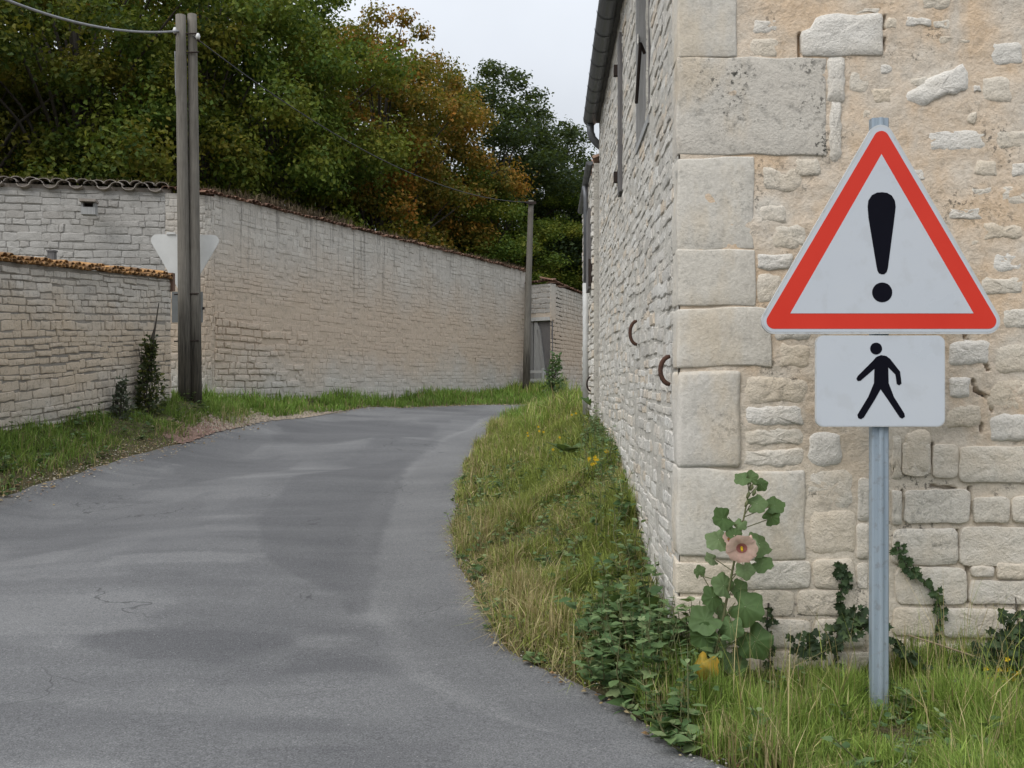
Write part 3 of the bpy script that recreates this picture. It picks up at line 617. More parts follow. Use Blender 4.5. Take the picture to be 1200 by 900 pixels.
# roof, gutter and openings of the long side
def roof_sheet(name, S0, along, down, L, W, mat, root, pitch=.22, seed=0):
    na_, nd = int(L/pitch*6), int(W/.33*3); v = []; f = []; nn = along.cross(down).normalized(); nn = nn if nn.z > 0 else -nn
    for j in range(nd+1):
        for i in range(na_+1):
            a = L*i/na_; b = W*j/nd; v.append(S0+along*a+down*b+nn*(.045*math.sin(2*math.pi*a/pitch)+.02*((b/.33) % 1)+.06))
    for j in range(nd):
        for i in range(na_): k_ = j*(na_+1)+i; f.append((k_, k_+1, k_+na_+2, k_+na_+1))
    return MB().add(v, f).build(name, mat, root, smooth=True)
dn = (-gdir*3.4-Vector((0, 0, 3.4*.42))).normalized()
ridge = Vector((CX, CY, 0))+gdir*3.4-fdir*.06+Vector((0, 0, EAVE+3.4*.42+.02))
roof_sheet('roof', ridge, fdir, dn, LF+.1, 3.82, M['roof_tile'], barn)
dn2 = (gdir*3.4-Vector((0, 0, 3.4*.42))).normalized(); roof_sheet('roof', ridge, fdir, dn2, LF+.1, 3.82, M['roof_tile'], barn)
mb = MB(); w0 = FA.pt(0, EAVE+.0, 0); a_ = FA.pt(-.02, EAVE-.035, .01); 
M4 = Matrix(((FA.d.x, FA.nrm.x, 0, FA.o.x), (FA.d.y, FA.nrm.y, 0, FA.o.y), (0, 0, 1, 0), (0, 0, 0, 1)))
mb.box((-.04, -.3, EAVE+.002), (LF+.06, .13, EAVE+.05), M4).build('soffit', M['wood_dark'], barn)
def half_gutter(name, S, u0, u1, n0, z0, r, mat, root, bands=.42):
    g = MB(); prof = [(n0+r+r*math.cos(t), z0-r*math.sin(t)) for t in np.linspace(0, math.pi, 11)]; prof += [(n0+r+(r-.006)*math.cos(t), z0-(r-.006)*math.sin(t)) for t in np.linspace(math.pi, 0, 11)]
    n = len(prof); v = [S.pt(u, z, m) for u in (u0, u1) for m, z in prof]
    f = [(i, (i+1) % n, n+(i+1) % n, n+i) for i in range(n)]; f += [tuple(range(10, -1, -1)), tuple(n+i for i in range(11))]
    g.add(v, f)
    G = g.build(name, mat, root, smooth=False)
    u = u0+.12
    while u < u1:
        b = MB(); pr = [(n0+r+(r+.008)*math.cos(t), z0-(r+.008)*math.sin(t)) for t in np.linspace(0, math.pi, 9)]
        v = [S.pt(u+du, z, m) for du in (0, .03) for m, z in pr]; b.add(v, [(i, i+1, 9+i+1, 9+i) for i in range(8)]).build('bracket', mat, root); u += bands
    return G
half_gutter('gutter', FA, -.03, LF+.05, .03, EAVE+.045, .085, M['zinc'], barn)
MB().tube([FA.pt(.05, EAVE-.0, .115), FA.pt(.05, EAVE-.13, .115), FA.pt(.04, EAVE-.2, .09), FA.pt(.0, EAVE-.26, .03), FA.pt(-.06, EAVE-.29, -.03)], .045, 10).build('downpipe', M['zinc'], barn, smooth=True)
hu0, hu1 = hat; hz = 3.05
hp = MB()
nb = 5
for i in range(nb):
    a = hu0+.01+(hu1-hu0-.02)*i/nb; b = hu0+.01+(hu1-hu0-.02)*(i+1)/nb-.008
    MB().box((a, -.13-.006*(i % 2), hz+.01), (b, -.09-.006*(i % 2), EAVE-.02), M4).build('plank', M['wood_dark'], barn)
MB().box((hu0-.02, -.1, hz-.05), (hu1+.02, .018, hz), M4).build('sill', M['wood_grey'], barn)
MB().box((hu0-.06, -.12, hz+.003), (hu0-.001, .012, EAVE-.003), M4).build('jamb', M['wood_grey'], barn); MB().box((hu1+.001, -.12, hz+.003), (hu1+.03, .012, EAVE-.003), M4).build('jamb', M['wood_dark'], barn)
def uD(D): return LF-(D-CY)/fdir.y
us = uD(8.15); SHT = barn
for j in range(2): MB().box((us-.2+j*.11, .004, 3.0+.01*j), (us-.2+j*.11+.104, .034, 4.33), M4).build('shutter_board', M['wood_dark'], barn)
for zz in (4.04, 3.13): MB().box((us-.26, .0, zz), (us-.203, .065, zz+.09), M4).build('shutter_catch', M['iron'], barn)
MB().tube([FA.pt(uD(6.35), 3.55, .0), FA.pt(uD(6.3), 3.6, .03), FA.pt(uD(6.6), 3.30, .03)], .012, 6).build('iron_stay', M['iron'], barn)
for (x, y, hpx) in ((750, 390, 28), (790, 434, 33)):
    kk = (x-600)/F; D = (CX-CY*SL)/(kk-SL); u = uD(D); z = EYE-(y-450)/F*D; r = hpx/F*D/2; pts = []
    for t in np.linspace(R(-88), R(88), 11): pts.append(FA.pt(u, z+r*math.sin(t), .018+.05*math.cos(t)))
    o = MB().tube(pts, [.010]+[.012]*9+[.009], 7).build('iron_hoop', M['rust'], barn, smooth=True)

# ------------------------------------------------------------------ lower house behind the barn
house = empty('low_house', (1.1, 12.0, .9), 'low stone house with a white drainpipe just past the far end of the barn', 'house')
HD0 = Vector((facX(11.95), 11.95, 0)); HL = 3.4
H0 = HD0+fdir*HL; HA = Stones((H0.x-.07, H0.y), -fdir, house)
HA.courses(0, HL, lambda u: .7, lambda u: 4.05, (.07, .1), (.16, .34), .012, (.01, .03), rg); HA.finish('stone', M['fac_stone'], 0)
prism_wall('wall', (H0.x-.07, H0.y), -fdir, HL, .5, lambda u: .5, lambda u: 4.1, M['fac_mortar'], house, 0.)
Hq = H0+gdir*4; prism_wall('end_wall', (H0.x-.07, H0.y), gdir, 4.5, .3, lambda u: .5, lambda u: 4.1+min(u, 4.5-u)*.4, M['fac_mortar'], house, -.002)
roof_sheet('roof', H0+gdir*2.2-fdir*HL+Vector((0, 0, 4.12+2.2*.42)), fdir, dn, HL+.02, 2.44, M['roof_tile'], house, seed=3)
half_gutter('gutter', HA, -.05, HL, .005, 4.12, .045, M['zinc'], house)
MB().tube([HA.pt(HL-1.2, 4.06, .07), HA.pt(HL-1.2, 3.9, .05), HA.pt(HL-1.2, 2.75, .05)], .035, 8).build('downpipe', M['zinc'], house, smooth=True)
MB().tube([HA.pt(HL-1.2, 2.76, .05), HA.pt(HL-1.2, 1.0, .05)], .045, 8).build('drainpipe', M['pvc'], house, smooth=True)
MH = Matrix(((HA.d.x, HA.nrm.x, 0, HA.o.x), (HA.d.y, HA.nrm.y, 0, HA.o.y), (0, 0, 1, 0), (0, 0, 0, 1)))
MB().box((HL-.9, .02, 2.6), (HL-.25, .06, 3.6), MH).build('shutter', M['wood_dark'], house); MB().box((HL-.2, .0, 2.62), (HL-.12, .06, 2.95), MH).build('hinge', M['iron'], house)
pts = [HA.pt(HL-.35, EYE+.0+.09*math.sin(t), .02+.05*math.cos(t)) for t in np.linspace(R(-88), R(88), 9)]
MB().tube(pts, .013, 6).build('iron_hoop', M['iron'], house, smooth=True)

# ------------------------------------------------------------------ boundary walls
lw = empty('boundary_wall', (-6.5, 13, .8), 'lower grey stone wall with orange lichened tile coping on the grassy bank', 'wall')
LW1 = Vector((-6.09, 17.5, 0)); ld = Vector((.48, 4.9, 0)).normalized(); LWL = 12.0; LW0 = LW1-ld*LWL
def lz(u): return 1.106-(LWL-u)*.061
LA = Stones((LW0.x, LW0.y), ld, lw)
LA.courses(0, LWL, lambda u: lz(u)-.05, lambda u: lz(u)+2.16, (.065, .15), (.14, .44), .012, (.006, .026), random.Random(3), slope=.06, wav=.035)
LA.finish('stone', M['left_stone'], 300)
rough_sheet('wall_mortar', LA, (0, LWL), (.0, 3.2), .05, .02, M['left_mortar'], lw, 24, None, -.004) if False else None
prism_wall('wall_core', (LW0.x, LW0.y), ld, LWL, .42, lambda u: lz(u)-.6, lambda u: lz(u)+2.18, M['left_mortar'], lw, .0)
def canal_tile(w, L, n=8, t=.014):
    v = []; f = []
    for y, s in ((0, 1.), (L, .88)):
        for rr in (1., 1-2*t/w):
            for i in range(n+1):
                a = math.pi*i/n; v.append((w/2*s*rr*math.cos(a), y, w/2*s*rr*math.sin(a)*.65))
    m = n+1
    for i in range(n):
        f += [(i, i+1, 2*m+i+1, 2*m+i), (m+i+1, m+i, 3*m+i, 3*m+i+1), (i+1, i, m+i, m+i+1), (2*m+i, 2*m+i+1, 3*m+i+1, 3*m+i)]
    f += [(0, 2*m, 3*m, m), (n, m+n, 3*m+n, 2*m+n)]
    return v, f
def tile_mesh(name, w, L, mat, n=8):
    me = MB().add(*canal_tile(w, L, n)).mesh(name, False); me.materials.append(mat); return me
def lay_tiles(S, root, u0, u1, step, zf, me, rgen, over=.07, flip=False, slope=.0, pitch=.22, jit=.012, zj=.01, alt=0.):
    u = u0; off = Vector(root.location); i = 0
    while u < u1:
        c = S.pt(u+rgen.uniform(-jit, jit), zf(u)+rgen.uniform(-zj, zj)+(alt if i % 2 else 0), over+rgen.uniform(-.02, .02))
        o = link('tile', me, None, root, c-off); o.rotation_euler = (pitch+rgen.uniform(-.08, .08)+(0 if not (flip and i % 2 == 0) else 0), rgen.uniform(-.12, .12)+(math.pi if flip and i % 2 == 0 else 0), S.rz+rgen.uniform(-.07, .07))
        u += step; i += 1
t1 = tile_mesh('tile', .12, .42, M['tile_orange'], 6)
lay_tiles(LA, lw, 4.2, LWL-.03, .105, lambda u: lz(u)+2.185, t1, random.Random(4), over=.09, pitch=.05, jit=.03, zj=.015)
lay_tiles(LA, lw, 4.25, LWL-.03, .09, lambda u: lz(u)+2.235, t1, random.Random(14), over=.055, pitch=.05, jit=.03, zj=.028)
mb = MB(); mb.box((LWL-.06, -.12, lz(LWL)+1.96), (LWL+.035, .07, lz(LWL)+2.28), Matrix(((LA.d.x, LA.nrm.x, 0, LA.o.x), (LA.d.y, LA.nrm.y, 0, LA.o.y), (0, 0, 1, 0), (0, 0, 0, 1)))).build('end_tile', M['tile_red'], lw)
# long wall, curving section and front section: one thing
bw = empty('estate_wall', (-6.26, 20, 1.08), 'tall curving stone wall with clay tile coping under the trees, behind the twin poles', 'wall')
A0 = Vector((-6.26, 20.0, 0)); A1 = Vector((.44, 34, 0)); rd = (A1-A0).normalized(); RL = (A1-A0).length
TOP = 5.27
RA = Stones((A0.x+.12, A0.y+.25), rd, bw); RL -= .27
_er = random.Random(99)
exposed = lambda u, z: u < 2.9 and 1.0 < z < 2.8-.12*u and _er.random() < 1.5-u/2.4
zb = lambda u: 1.0
RA.courses(0, RL, zb, lambda u: TOP-.03, (.11, .17), (.2, .46), .016, (.016, .04), random.Random(8), wav=.03, keep=lambda u, z: exposed(u, z))
RA.finish('stone', M['long_stone'], 70)
RA.items = []
RA.courses(0, RL, zb, lambda u: TOP-.03, (.08, .15), (.16, .40), .008, (.004, .013), random.Random(9), wav=.03, keep=lambda u, z: not exposed(u, z), skip=.3)
RA.finish('stone', M['long_stone'], 75)
rough_sheet('wall_render', RA, (0, RL), (.7, TOP), .06, .026, M['long_mortar'], bw, 14)
prism_wall('wall_core', (RA.o.x, RA.o.y), rd, RL, .5, lambda u: .6, lambda u: TOP, M['long_mortar'], bw, .04)
# rounded corner piece
B0 = Vector((-12.5, 18.75, 0)); ra0 = Vector((RA.o.x, RA.o.y, 0))+rd*.0; fdir0 = (Vector((-6.6, 19.9, 0))-B0).normalized(); c0 = Vector((-7.0, 0, 0)); c0.y = B0.y+(c0.x-B0.x)*fdir0.y/fdir0.x
kx = ra0-rd*.28; cpts = [c0*(1-t)**2+kx*2*t*(1-t)+ra0*t*t for t in (0, .17, .34, .5, .67, .84, 1.)]
for a, b in zip(cpts[:-1], cpts[1:]):
    S = Stones((a.x, a.y), (b-a), bw); L = (b-a).length
    S.courses(-.01, L+.01, zb, lambda u: TOP-.02, (.11, .17), (L*.7, L*1.4), .008, (.006, .018), rg, wav=.03); S.finish('stone', M['long_stone'], 2)
    prism_wall('wall_core', (a.x, a.y), (b-a), L, .35, lambda u: .6, lambda u: TOP, M['long_mortar'], bw, 0., 2)
B1 = cpts[0]; FD = (B1-B0).normalized(); FL = (B1-B0).length
FR = Stones((B0.x, B0.y), FD, bw)
FR.courses(0, FL, zb, lambda u: TOP-.03, (.11, .18), (.18, .46), .009, (.008, .024), random.Random(18), wav=.03)
FR.finish('stone', M['front_stone'], 145, inview=lambda c: c.z > 3.2)
prism_wall('wall_core', (B0.x, B0.y), FD, FL, .5, lambda u: .6, lambda u: TOP, M['front_mortar'], bw, .0)
t2 = tile_mesh('tile', .25, .6, M['tile_grey'], 8)
lay_tiles(FR, bw, FL-4.6, FL+.05, .245, lambda u: TOP+.085, t2, random.Random(6), over=.13, flip=True, pitch=.14, zj=.012)
lay_tiles(FR, bw, FL-4.6+.12, FL, .245, lambda u: TOP+.13, t2, random.Random(16), over=.06, pitch=.14, zj=.012)
prism_wall('coping_fill', (FR.pt(FL-4.6, 0, -.03))[:2], FD, 4.7, .45, lambda u: TOP-.01, lambda u: TOP+.09, M['tile_grey'], bw, .0, 6)
for a, b in zip(cpts[:-1], cpts[1:]): lay_tiles(Stones((a.x, a.y), b-a, bw), bw, 0, (b-a).length, .125, lambda u: TOP+.07, tile_mesh('tile', .17, .5, M['tile_red'], 6), random.Random(2), over=.09, pitch=.14)
t3 = tile_mesh('tile', .15, .55, M['tile_red'], 6)
lay_tiles(RA, bw, -.3, RL, .125, lambda u: TOP+.05, t3, random.Random(7), over=.10, pitch=.14, jit=.03, zj=.03)
# dead grass growing along the coping
def blades(n, pos, hgt, wid, col, lean, rs, name, mat, bend=.5, parent=None, kind='stuff'):
    """pos (n,3), hgt (n,), wid (n,), col (n,3): five-vertex bent blades in one mesh"""
    az = rs.uniform(0, 2*math.pi, n); ln = np.abs(rs.normal(0, 1, n))*lean; d = np.stack([np.cos(az), np.sin(az)], 1); sdv = np.stack([-d[:, 1], d[:, 0]], 1)
    tw = rs.uniform(-.9, .9, n); sdv = np.stack([sdv[:, 0]*np.cos(tw)-sdv[:, 1]*np.sin(tw), sdv[:, 0]*np.sin(tw)+sdv[:, 1]*np.cos(tw)], 1)
    V = np.zeros((n, 5, 3)); 
    m = pos.copy(); m[:, :2] += d*(hgt*np.sin(ln)*.5)[:, None]; m[:, 2] += hgt*.56*np.cos(ln*.7)
    t = pos.copy(); t[:, :2] += d*(hgt*np.sin(np.minimum(ln*(1+bend*1.5), 1.5)))[:, None]; t[:, 2] += hgt*np.cos(np.minimum(ln*(1+bend), 1.45))
    w = np.zeros((n, 3)); w[:, :2] = sdv*wid[:, None]*.5
    V[:, 0] = pos-w; V[:, 1] = pos+w; V[:, 2] = m+w*.8; V[:, 3] = m-w*.8; V[:, 4] = t
    b = np.arange(n)[:, None]*5; Qd = b+np.array([[0, 1, 2, 3]]); Td = b+np.array([[3, 2, 4]])
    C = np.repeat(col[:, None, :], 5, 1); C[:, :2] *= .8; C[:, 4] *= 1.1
    o = link(name, mesh_np(name, V.reshape(-1, 3), Qd, Td, C.reshape(-1, 3)), mat, parent)
    if kind: o['kind'] = kind
    return o
n = 5200; u = nr.uniform(-.3, RL, n); dens = (fbm(u*.9, u*0, 4, 3) > .40) | (u < 4.5); u = u[dens]; n = len(u)
off = nr.uniform(-.55, .06, n); pos = np.stack([RA.o.x+RA.d.x*u+RA.nrm.x*off, RA.o.y+RA.d.y*u+RA.nrm.y*off, np.full(n, TOP+.1)], 1)-np.array(bw.location)
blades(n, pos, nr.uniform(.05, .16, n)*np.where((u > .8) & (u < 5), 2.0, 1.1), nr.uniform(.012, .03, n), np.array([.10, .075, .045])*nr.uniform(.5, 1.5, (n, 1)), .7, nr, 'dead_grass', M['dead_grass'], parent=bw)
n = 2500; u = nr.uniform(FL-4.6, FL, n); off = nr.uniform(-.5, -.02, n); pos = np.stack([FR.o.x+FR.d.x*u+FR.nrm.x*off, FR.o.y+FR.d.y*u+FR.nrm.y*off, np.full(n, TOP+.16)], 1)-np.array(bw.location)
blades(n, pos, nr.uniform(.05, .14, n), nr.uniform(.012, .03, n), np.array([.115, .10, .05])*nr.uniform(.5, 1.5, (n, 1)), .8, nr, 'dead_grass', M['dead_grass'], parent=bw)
# vent box on the front section
vb = P(106, 243, 19.3); MVB = Matrix.Translation(vb) @ Matrix.Rotation(FR.rz, 4, 'Z')
box = empty('nest_box', vb, 'small grey slotted box fixed high on the pale wall', 'box')
m_ = MB(); m_.box((-.13, -.22, -.17), (.13, .02, -.03), MVB).build('body', M['wood_grey'], box); MB().box((-.15, -.28, .07), (.15, .02, .12), MVB).build('lid', M['tile_grey'], box)
MB().box((-.13, -.2, -.03), (-.09, .02, .07), MVB).build('side', M['wood_grey'], box); MB().box((.09, -.2, -.03), (.13, .02, .07), MVB).build('side', M['wood_grey'], box); MB().box((-.09, -.02, -.03), (.09, .015, .07), MVB).build('back', M['iron'], box)
sp = P(61, 299, 18.3); spo = MB(); spo.box((-.06, -.06, -2.1), (.06, .06, .06), Matrix.Translation(sp)); spo.box((-.075, -.075, .06), (.075, .075, .09), Matrix.Translation(sp))
tag(spo.build('stone_post', M['wood_dark']), 'short dark post just showing above the orange coping of the lower wall', 'post')
# far wall with the plank door
fw = empty('garden_wall', (1.3, 33.5, 1.1), 'far stone wall with red tile coping beyond the plank door', 'wall')
W0 = Vector((.47, 34.1, 0)); W1 = Vector((45/F*33.4, 33.4, 0)); W2 = Vector((7.2, 51.0, 0)); TOP2 = 4.83
d1 = W1-W0; d2 = W2-W1
S1 = Stones((W0.x, W0.y), d1, fw); L1 = d1.length; S2 = Stones((W1.x, W1.y), d2, fw); L2 = d2.length
S1.courses(0, L1, zb, lambda u: TOP2, (.15, .2), (.25, .45), .014, (.01, .03), rg, keep=lambda u, z: z > 3.68); S1.finish('stone', M['front_stone'], 12)
S2.courses(0, L2, zb, lambda u: TOP2, (.12, .16), (.2, .42), .014, (.01, .03), rg); S2.finish('stone', M['long_stone'], 90)
prism_wall('wall_core', (W0.x, W0.y), d1, L1, .3, lambda u: 3.6, lambda u: TOP2, M['long_mortar'], fw, .0); prism_wall('wall_core', (W1+d2*.08)[:2], d2, L2*.9, .12, lambda u: .6, lambda u: TOP2, M['long_mortar'], fw, .0)
MF = Matrix(((S1.d.x, S1.nrm.x, 0, S1.o.x), (S1.d.y, S1.nrm.y, 0, S1.o.y), (0, 0, 1, 0), (0, 0, 0, 1)))
MB().box((0, -.1, 3.58), (L1-.02, .05, 3.70), MF).build('lintel', M['wood_white'], fw)
t4 = tile_mesh('tile', .16, .5, M['tile_red'], 6)
lay_tiles(S1, fw, .0, L1, .14, lambda u: TOP2+.05+.06*u, t4, random.Random(3), over=.1, pitch=.16); lay_tiles(S2, fw, 0, L2, .14, lambda u: TOP2+.09-.02*u, t4, random.Random(5), over=.1, pitch=.16)
dr = empty('plank_door', (.9, 33.9, 1.1), 'weathered grey plank door leaning askew in the far wall beside the single pole', 'door')
for i in range(6):
    a = .05+i*.145; t = (0, .01, -.008, .05, .10, .16)[i]; z1 = (3.55, 3.56, 3.54, 3.5, 3.42, 3.3)[i]
    MD = MF @ Matrix.Translation((a, -.05+.01*(i % 2), 1.45)) @ Matrix.Rotation(-t, 4, 'Y')
    MB().box((0, -.02, 0), (.135, .02, z1-1.45), MD).build('plank', M['wood_grey'], dr)
MB().box((.04, -.14, 1.1), (L1, -.08, 3.56), MF).build('dark_backing', M['wood_dark'], dr)
rl = empty('wooden_barrier', (.8, 33, 1.1), 'low barrier of two whitened rails at the foot of the plank door', 'barrier')
for zz in (1.50, 1.78): MB().box((.2, .35, zz), (1.15, .39, zz+.09), MF).build('rail', M['wood_white'], rl)
for xx in (.25, 1.05): MB().box((xx, .392, 1.0), (xx+.07, .44, 1.95), MF).build('post', M['wood_grey'], rl)

# ------------------------------------------------------------------ road signs
def round_poly(pts, r, n=6):
    out = []; N = len(pts)
    for i in range(N):
        a, b, c = Vector(pts[i-1]), Vector(pts[i]), Vector(pts[(i+1) % N]); d1_ = (a-b).normalized(); d2_ = (c-b).normalized()
        ang = math.acos(max(-1, min(1, d1_.dot(d2_)))); t = r/math.tan(ang/2); p, q_ = b+d1_*t, b+d2_*t; ctr = b+(d1_+d2_).normalized()*(r/math.sin(ang/2))
        a0 = math.atan2(p.y-ctr.y, p.x-ctr.x); a1 = math.atan2(q_.y-ctr.y, q_.x-ctr.x); da = (a1-a0+math.pi) % (2*math.pi)-math.pi
        out += [(ctr.x+r*math.cos(a0+da*k_/n), ctr.y+r*math.sin(a0+da*k_/n)) for k_ in range(n+1)]
    return out
def plate(name, pts, y0, y1, mat, parent, holes=None, to=None):
    """prism of outline pts (x, z world) from y0 (front) to y1"""
    n = len(pts); v = [(x, y0, z) for x, z in pts]+[(x, y1, z) for x, z in pts]
    f = [tuple(range(n)), tuple(range(2*n-1, n-1, -1))]+[(i, n+i, n+(i+1) % n, (i+1) % n) for i in range(n)]
    return MB().add(v, f).build(name, mat, parent)
SD = 4.15
def sx(x, y): v = P(x, y, SD); return (v.x, v.z)
S_ = SD/F
sg = empty('road_sign', (P(1031, 836, SD).x, SD, -.05), 'red bordered exclamation triangle over a pedestrian plate on a galvanised post', 'road sign')
def spx(l): return [sx(*p) for p in l]
pz0 = -.3; pz1 = sx(1031, 137)[1]; px0 = sx(1023.5, 0)[0]; px1 = sx(1043.5, 0)[0]; w = px1-px0
prof = [(0, .0), (.0, .04), (.12, .046), (.2, .04), (.36, .036), (.42, .028), (.58, .028), (.64, .036), (.8, .04), (.88, .046), (1, .04), (1, 0)]
prof = [(0, .006), (.08, 0), (.34, 0), (.38, -.007), (.46, -.009), (.54, -.009), (.62, -.007), (.66, 0), (.92, 0), (1, .006), (1, .04), (0, .04)]
y_post = SD+.012; n = len(prof)
v = [(px0+a*w, y_post+b, z) for z in (pz0, pz1) for a, b in prof]; f = [(i, (i+1) % n, n+(i+1) % n, n+i) for i in range(n)]+[tuple(range(n-1, -1, -1)), tuple(range(n, 2*n))]
MB().add(v, f).build('post', M['galv'], sg)
tri = round_poly(spx([(1031, 132), (1181.5, 391.5), (880.5, 391.5)]), 15*S_, 8)
T = plate('triangle_plate', tri, SD-.012, SD+.002, M['sign_rim'], sg)
def face(name, pts, y, mat, parent, thick=.0008): return plate(name, pts, y-thick, y, mat, parent)
face('white_film', round_poly(spx([(1031, 138), (1177, 389), (885, 389)]), 12*S_, 8), SD-.0121, M['sign_white'], T)
face('red_border', round_poly(spx([(1031.5, 145.5), (1172.5, 385.5), (890.5, 385.5)]), 9*S_, 8), SD-.0131, M['sign_red'], T)
face('white_field', spx([(1031.5, 181.5), (1139, 367.5), (925, 367.5)]), SD-.0141, M['sign_white'], T)
ex = [(1015.2, 243), (1016, 236), (1020, 229.5), (1026, 226.5), (1032, 226), (1038, 226.8), (1043.5, 230), (1047, 236), (1048, 243), (1046.5, 256), (1038.8, 315), (1037.3, 319.5), (1034.5, 321.8), (1031.5, 322), (1028.5, 320.8), (1026.6, 317.5), (1025.8, 314), (1016.2, 256)]
face('exclamation_mark', spx(ex), SD-.0151, M['sign_black'], T)
face('exclamation_dot', spx([(1032.2+11.8*math.cos(t), 343+11.6*math.sin(t)) for t in np.linspace(0, 2*math.pi, 25)[:-1]]), SD-.0151, M['sign_black'], T)
pl = round_poly(spx([(955, 393.2), (1106, 393.2), (1106, 500), (955, 500)]), 9*S_, 6)
PL = plate('pedestrian_plate', pl, SD-.012, SD+.002, M['sign_rim'], sg)
face('white_film', round_poly(spx([(956, 394.2), (1105, 394.2), (1105, 499), (956, 499)]), 8.4*S_, 6), SD-.0121, M['sign_white'], PL)
wk = [(452,29),(463,31),(471,37),(492,64),(495,89),(490,93),(485,90),(482,70),(467,55),(468,88),(479,117),(501,152),(502,159),(496,163),(491,160),(465,121),(451,101),(440,121),(416,160),(410,164),(404,162),(402,155),(425,117),(437,88),(438,58),(409,83),(403,84),(400,79),(403,73),(434,42),(442,33)]
face('walking_figure', spx([(780+a/1.8, 400+b/1.8) for a, b in wk]), SD-.0131, M['sign_black'], PL)
face('figure_head', spx([(1025.3+7*math.cos(t), 408.6+7*math.sin(t)) for t in np.linspace(0, 2*math.pi, 21)[:-1]]), SD-.0131, M['sign_black'], PL)
for yy in (365, 300, 420, 478):
    x0, z0 = sx(1031, yy); MB().box((px0-.01, SD+.003, z0-.02), (px1+.01, SD+.011, z0+.02)).build('clamp', M['galv'], sg)
# give-way sign seen from the back, behind the poles
gd = 18.45
gs = empty('give_way_sign', P(222, 470, gd), 'triangular road sign seen from its bare back, point down behind the twin poles', 'road sign')
def gp(l, D=gd): return [(P(x, y, D).x, P(x, y, D).z) for x, y in l]
g_ = plate('triangle_plate', round_poly(gp([(172, 274.5), (262, 275.5), (217, 352)]), 7*gd/F, 5), gd-.02, gd, M['sign_back'], gs)
MB().box((P(196, 0, gd).x, gd-.045, P(0, 272.5, gd).z-.04), (P(206, 0, gd).x, gd-.021, P(0, 272.5, gd).z)).build('rail', M['sign_back'], g_)
MB().box((P(202, 0, gd).x, gd-.03, P(0, 378, gd).z), (P(237.5, 0, gd).x, gd+.02, P(0, 342, gd).z)).build('number_plate', M['grey_box'], gs)
MB().tube([P(219.5, 480, gd+.05), P(219.5, 276, gd+.05)], .03, 8).build('post', M['galv'], gs, smooth=True)
MB().box((P(237.6, 0, gd).x, gd-.02, P(0, 363, gd).z), (P(240, 0, gd).x, gd, P(0, 360, gd).z)).build('bolt', M['iron'], gs)

# ------------------------------------------------------------------ poles and cables
def pole(name, root, base, top, r0, r1, mat, seed):
    pts = []; rad = []; r = random.Random(seed)
    for i in range(15):
        t = i/14; p = base.lerp(top, t)+Vector((math.sin(t*3+seed)*.015, 0, 0)); pts.append(p); rad.append((r0+(r1-r0)*t)*(1+r.uniform(-.015, .015)))
    return MB().tube(pts, rad, 14).build(name, mat, root, smooth=True)
tp = empty('utility_pole', (P(221, 470, 18).x, 18, 1.08), 'twin weathered wooden poles bolted side by side at the road bend', 'utility pole')
def ppole(x0, y0, x1, y1, D, w0, w1, seed, sp=.36):
    b, t = P(x1, y1+8, D), P(x0, y0, D); m = b.lerp(t, sp)
    A = pole('pole', tp, b, t, w0, w1, M['pole_mix'], seed); return A
k = NT('pole wood tarred below'); p = k.scaled(k.pos(), (9, 9, .5)); nz = k.noise(p, 5, 6, .6)
c = k.mix(k.rng(nz, .3, .7), (.12, .11, .095), (.205, .188, .16)); c = k.mix(k.rng(k.noise(k.pos(), 3, 3), .5, .65, 0, .5), c, (.12, .11, .09))
c = k.mix(k.rng(k.math('ADD', k.z(), k.rng(nz, 0, 1, -.5, .5)), 1.9, 3.2, 1, 0), c, k.mix(k.rng(nz, .3, .7), (.03, .028, .024), (.10, .088, .068)))
k.bump(nz, .6, .02); M['pole_mix'] = k.done(c, .92, spec=.1)
ppole(212.5, 18, 215.5, 470, 18, .115, .092, 1); ppole(224.2, 17, 230.5, 471, 18.12, .112, .082, 5)
for yy, dx in ((40, 0), (62, 0), (345, 0), (400, 0)):
    MB().tube([P(204, yy, 17.97), P(233, yy-1, 18.03)], .014, 6).build('bolt', M['iron'], tp)
for yy, x_ in ((36, 205), (43, 232)):
    b_ = P(x_, yy, 17.93); MB().tube([b_+Vector((0, 0, -.05)), b_+Vector((0, 0, .0)), b_+Vector((0, 0, .03)), b_+Vector((0, 0, .06))], [.03, .045, .035, .02], 8).build('insulator', M['sign_back'], tp, smooth=True)
    MB().box(tuple(b_+Vector((-.02 if x_ > 220 else -.01, .0, -.07))), tuple(b_+Vector((.02, .1, -.05)))).build('bracket', M['iron'], tp)
fp = empty('utility_pole', (P(618, 458, 31).x, 31, 1.15), 'single dark wooden pole at the far end of the long wall by the plank door', 'utility pole')
pole('pole', fp, P(616.5, 464, 31), P(622.5, 235, 31), .125, .085, M['pole_mix'], 3)
MB().box((P(617, 0, 31).x, 30.86, P(0, 240, 31).z), (P(628, 0, 31).x, 30.93, P(0, 237, 31).z)).build('bracket', M['iron'], fp)
def cable(a, b, sag, r, label, n=24, mat='cable'):
    pts = [a.lerp(b, i/n)-Vector((0, 0, sag*4*(i/n)*(1-i/n))) for i in range(n+1)]
    tag(MB().tube(pts, r, 6).build('cable', M[mat], smooth=True), label, 'cable')
cable(P(226, 42, 18.0), P(621, 237, 31), .75, .011, 'overhead cable sagging from the twin poles to the single far pole', 24, 'cable_dark')
cable(P(212, 36, 18.0), P(-120, -62, 12.0), .35, .02, 'overhead cable rising from the twin poles out over the lower wall')
cable(P(205, 60, 17.86), P(206, 112, 17.84), -.0, .008, 'short loose wire hanging down beside the tops of the twin poles', 6)

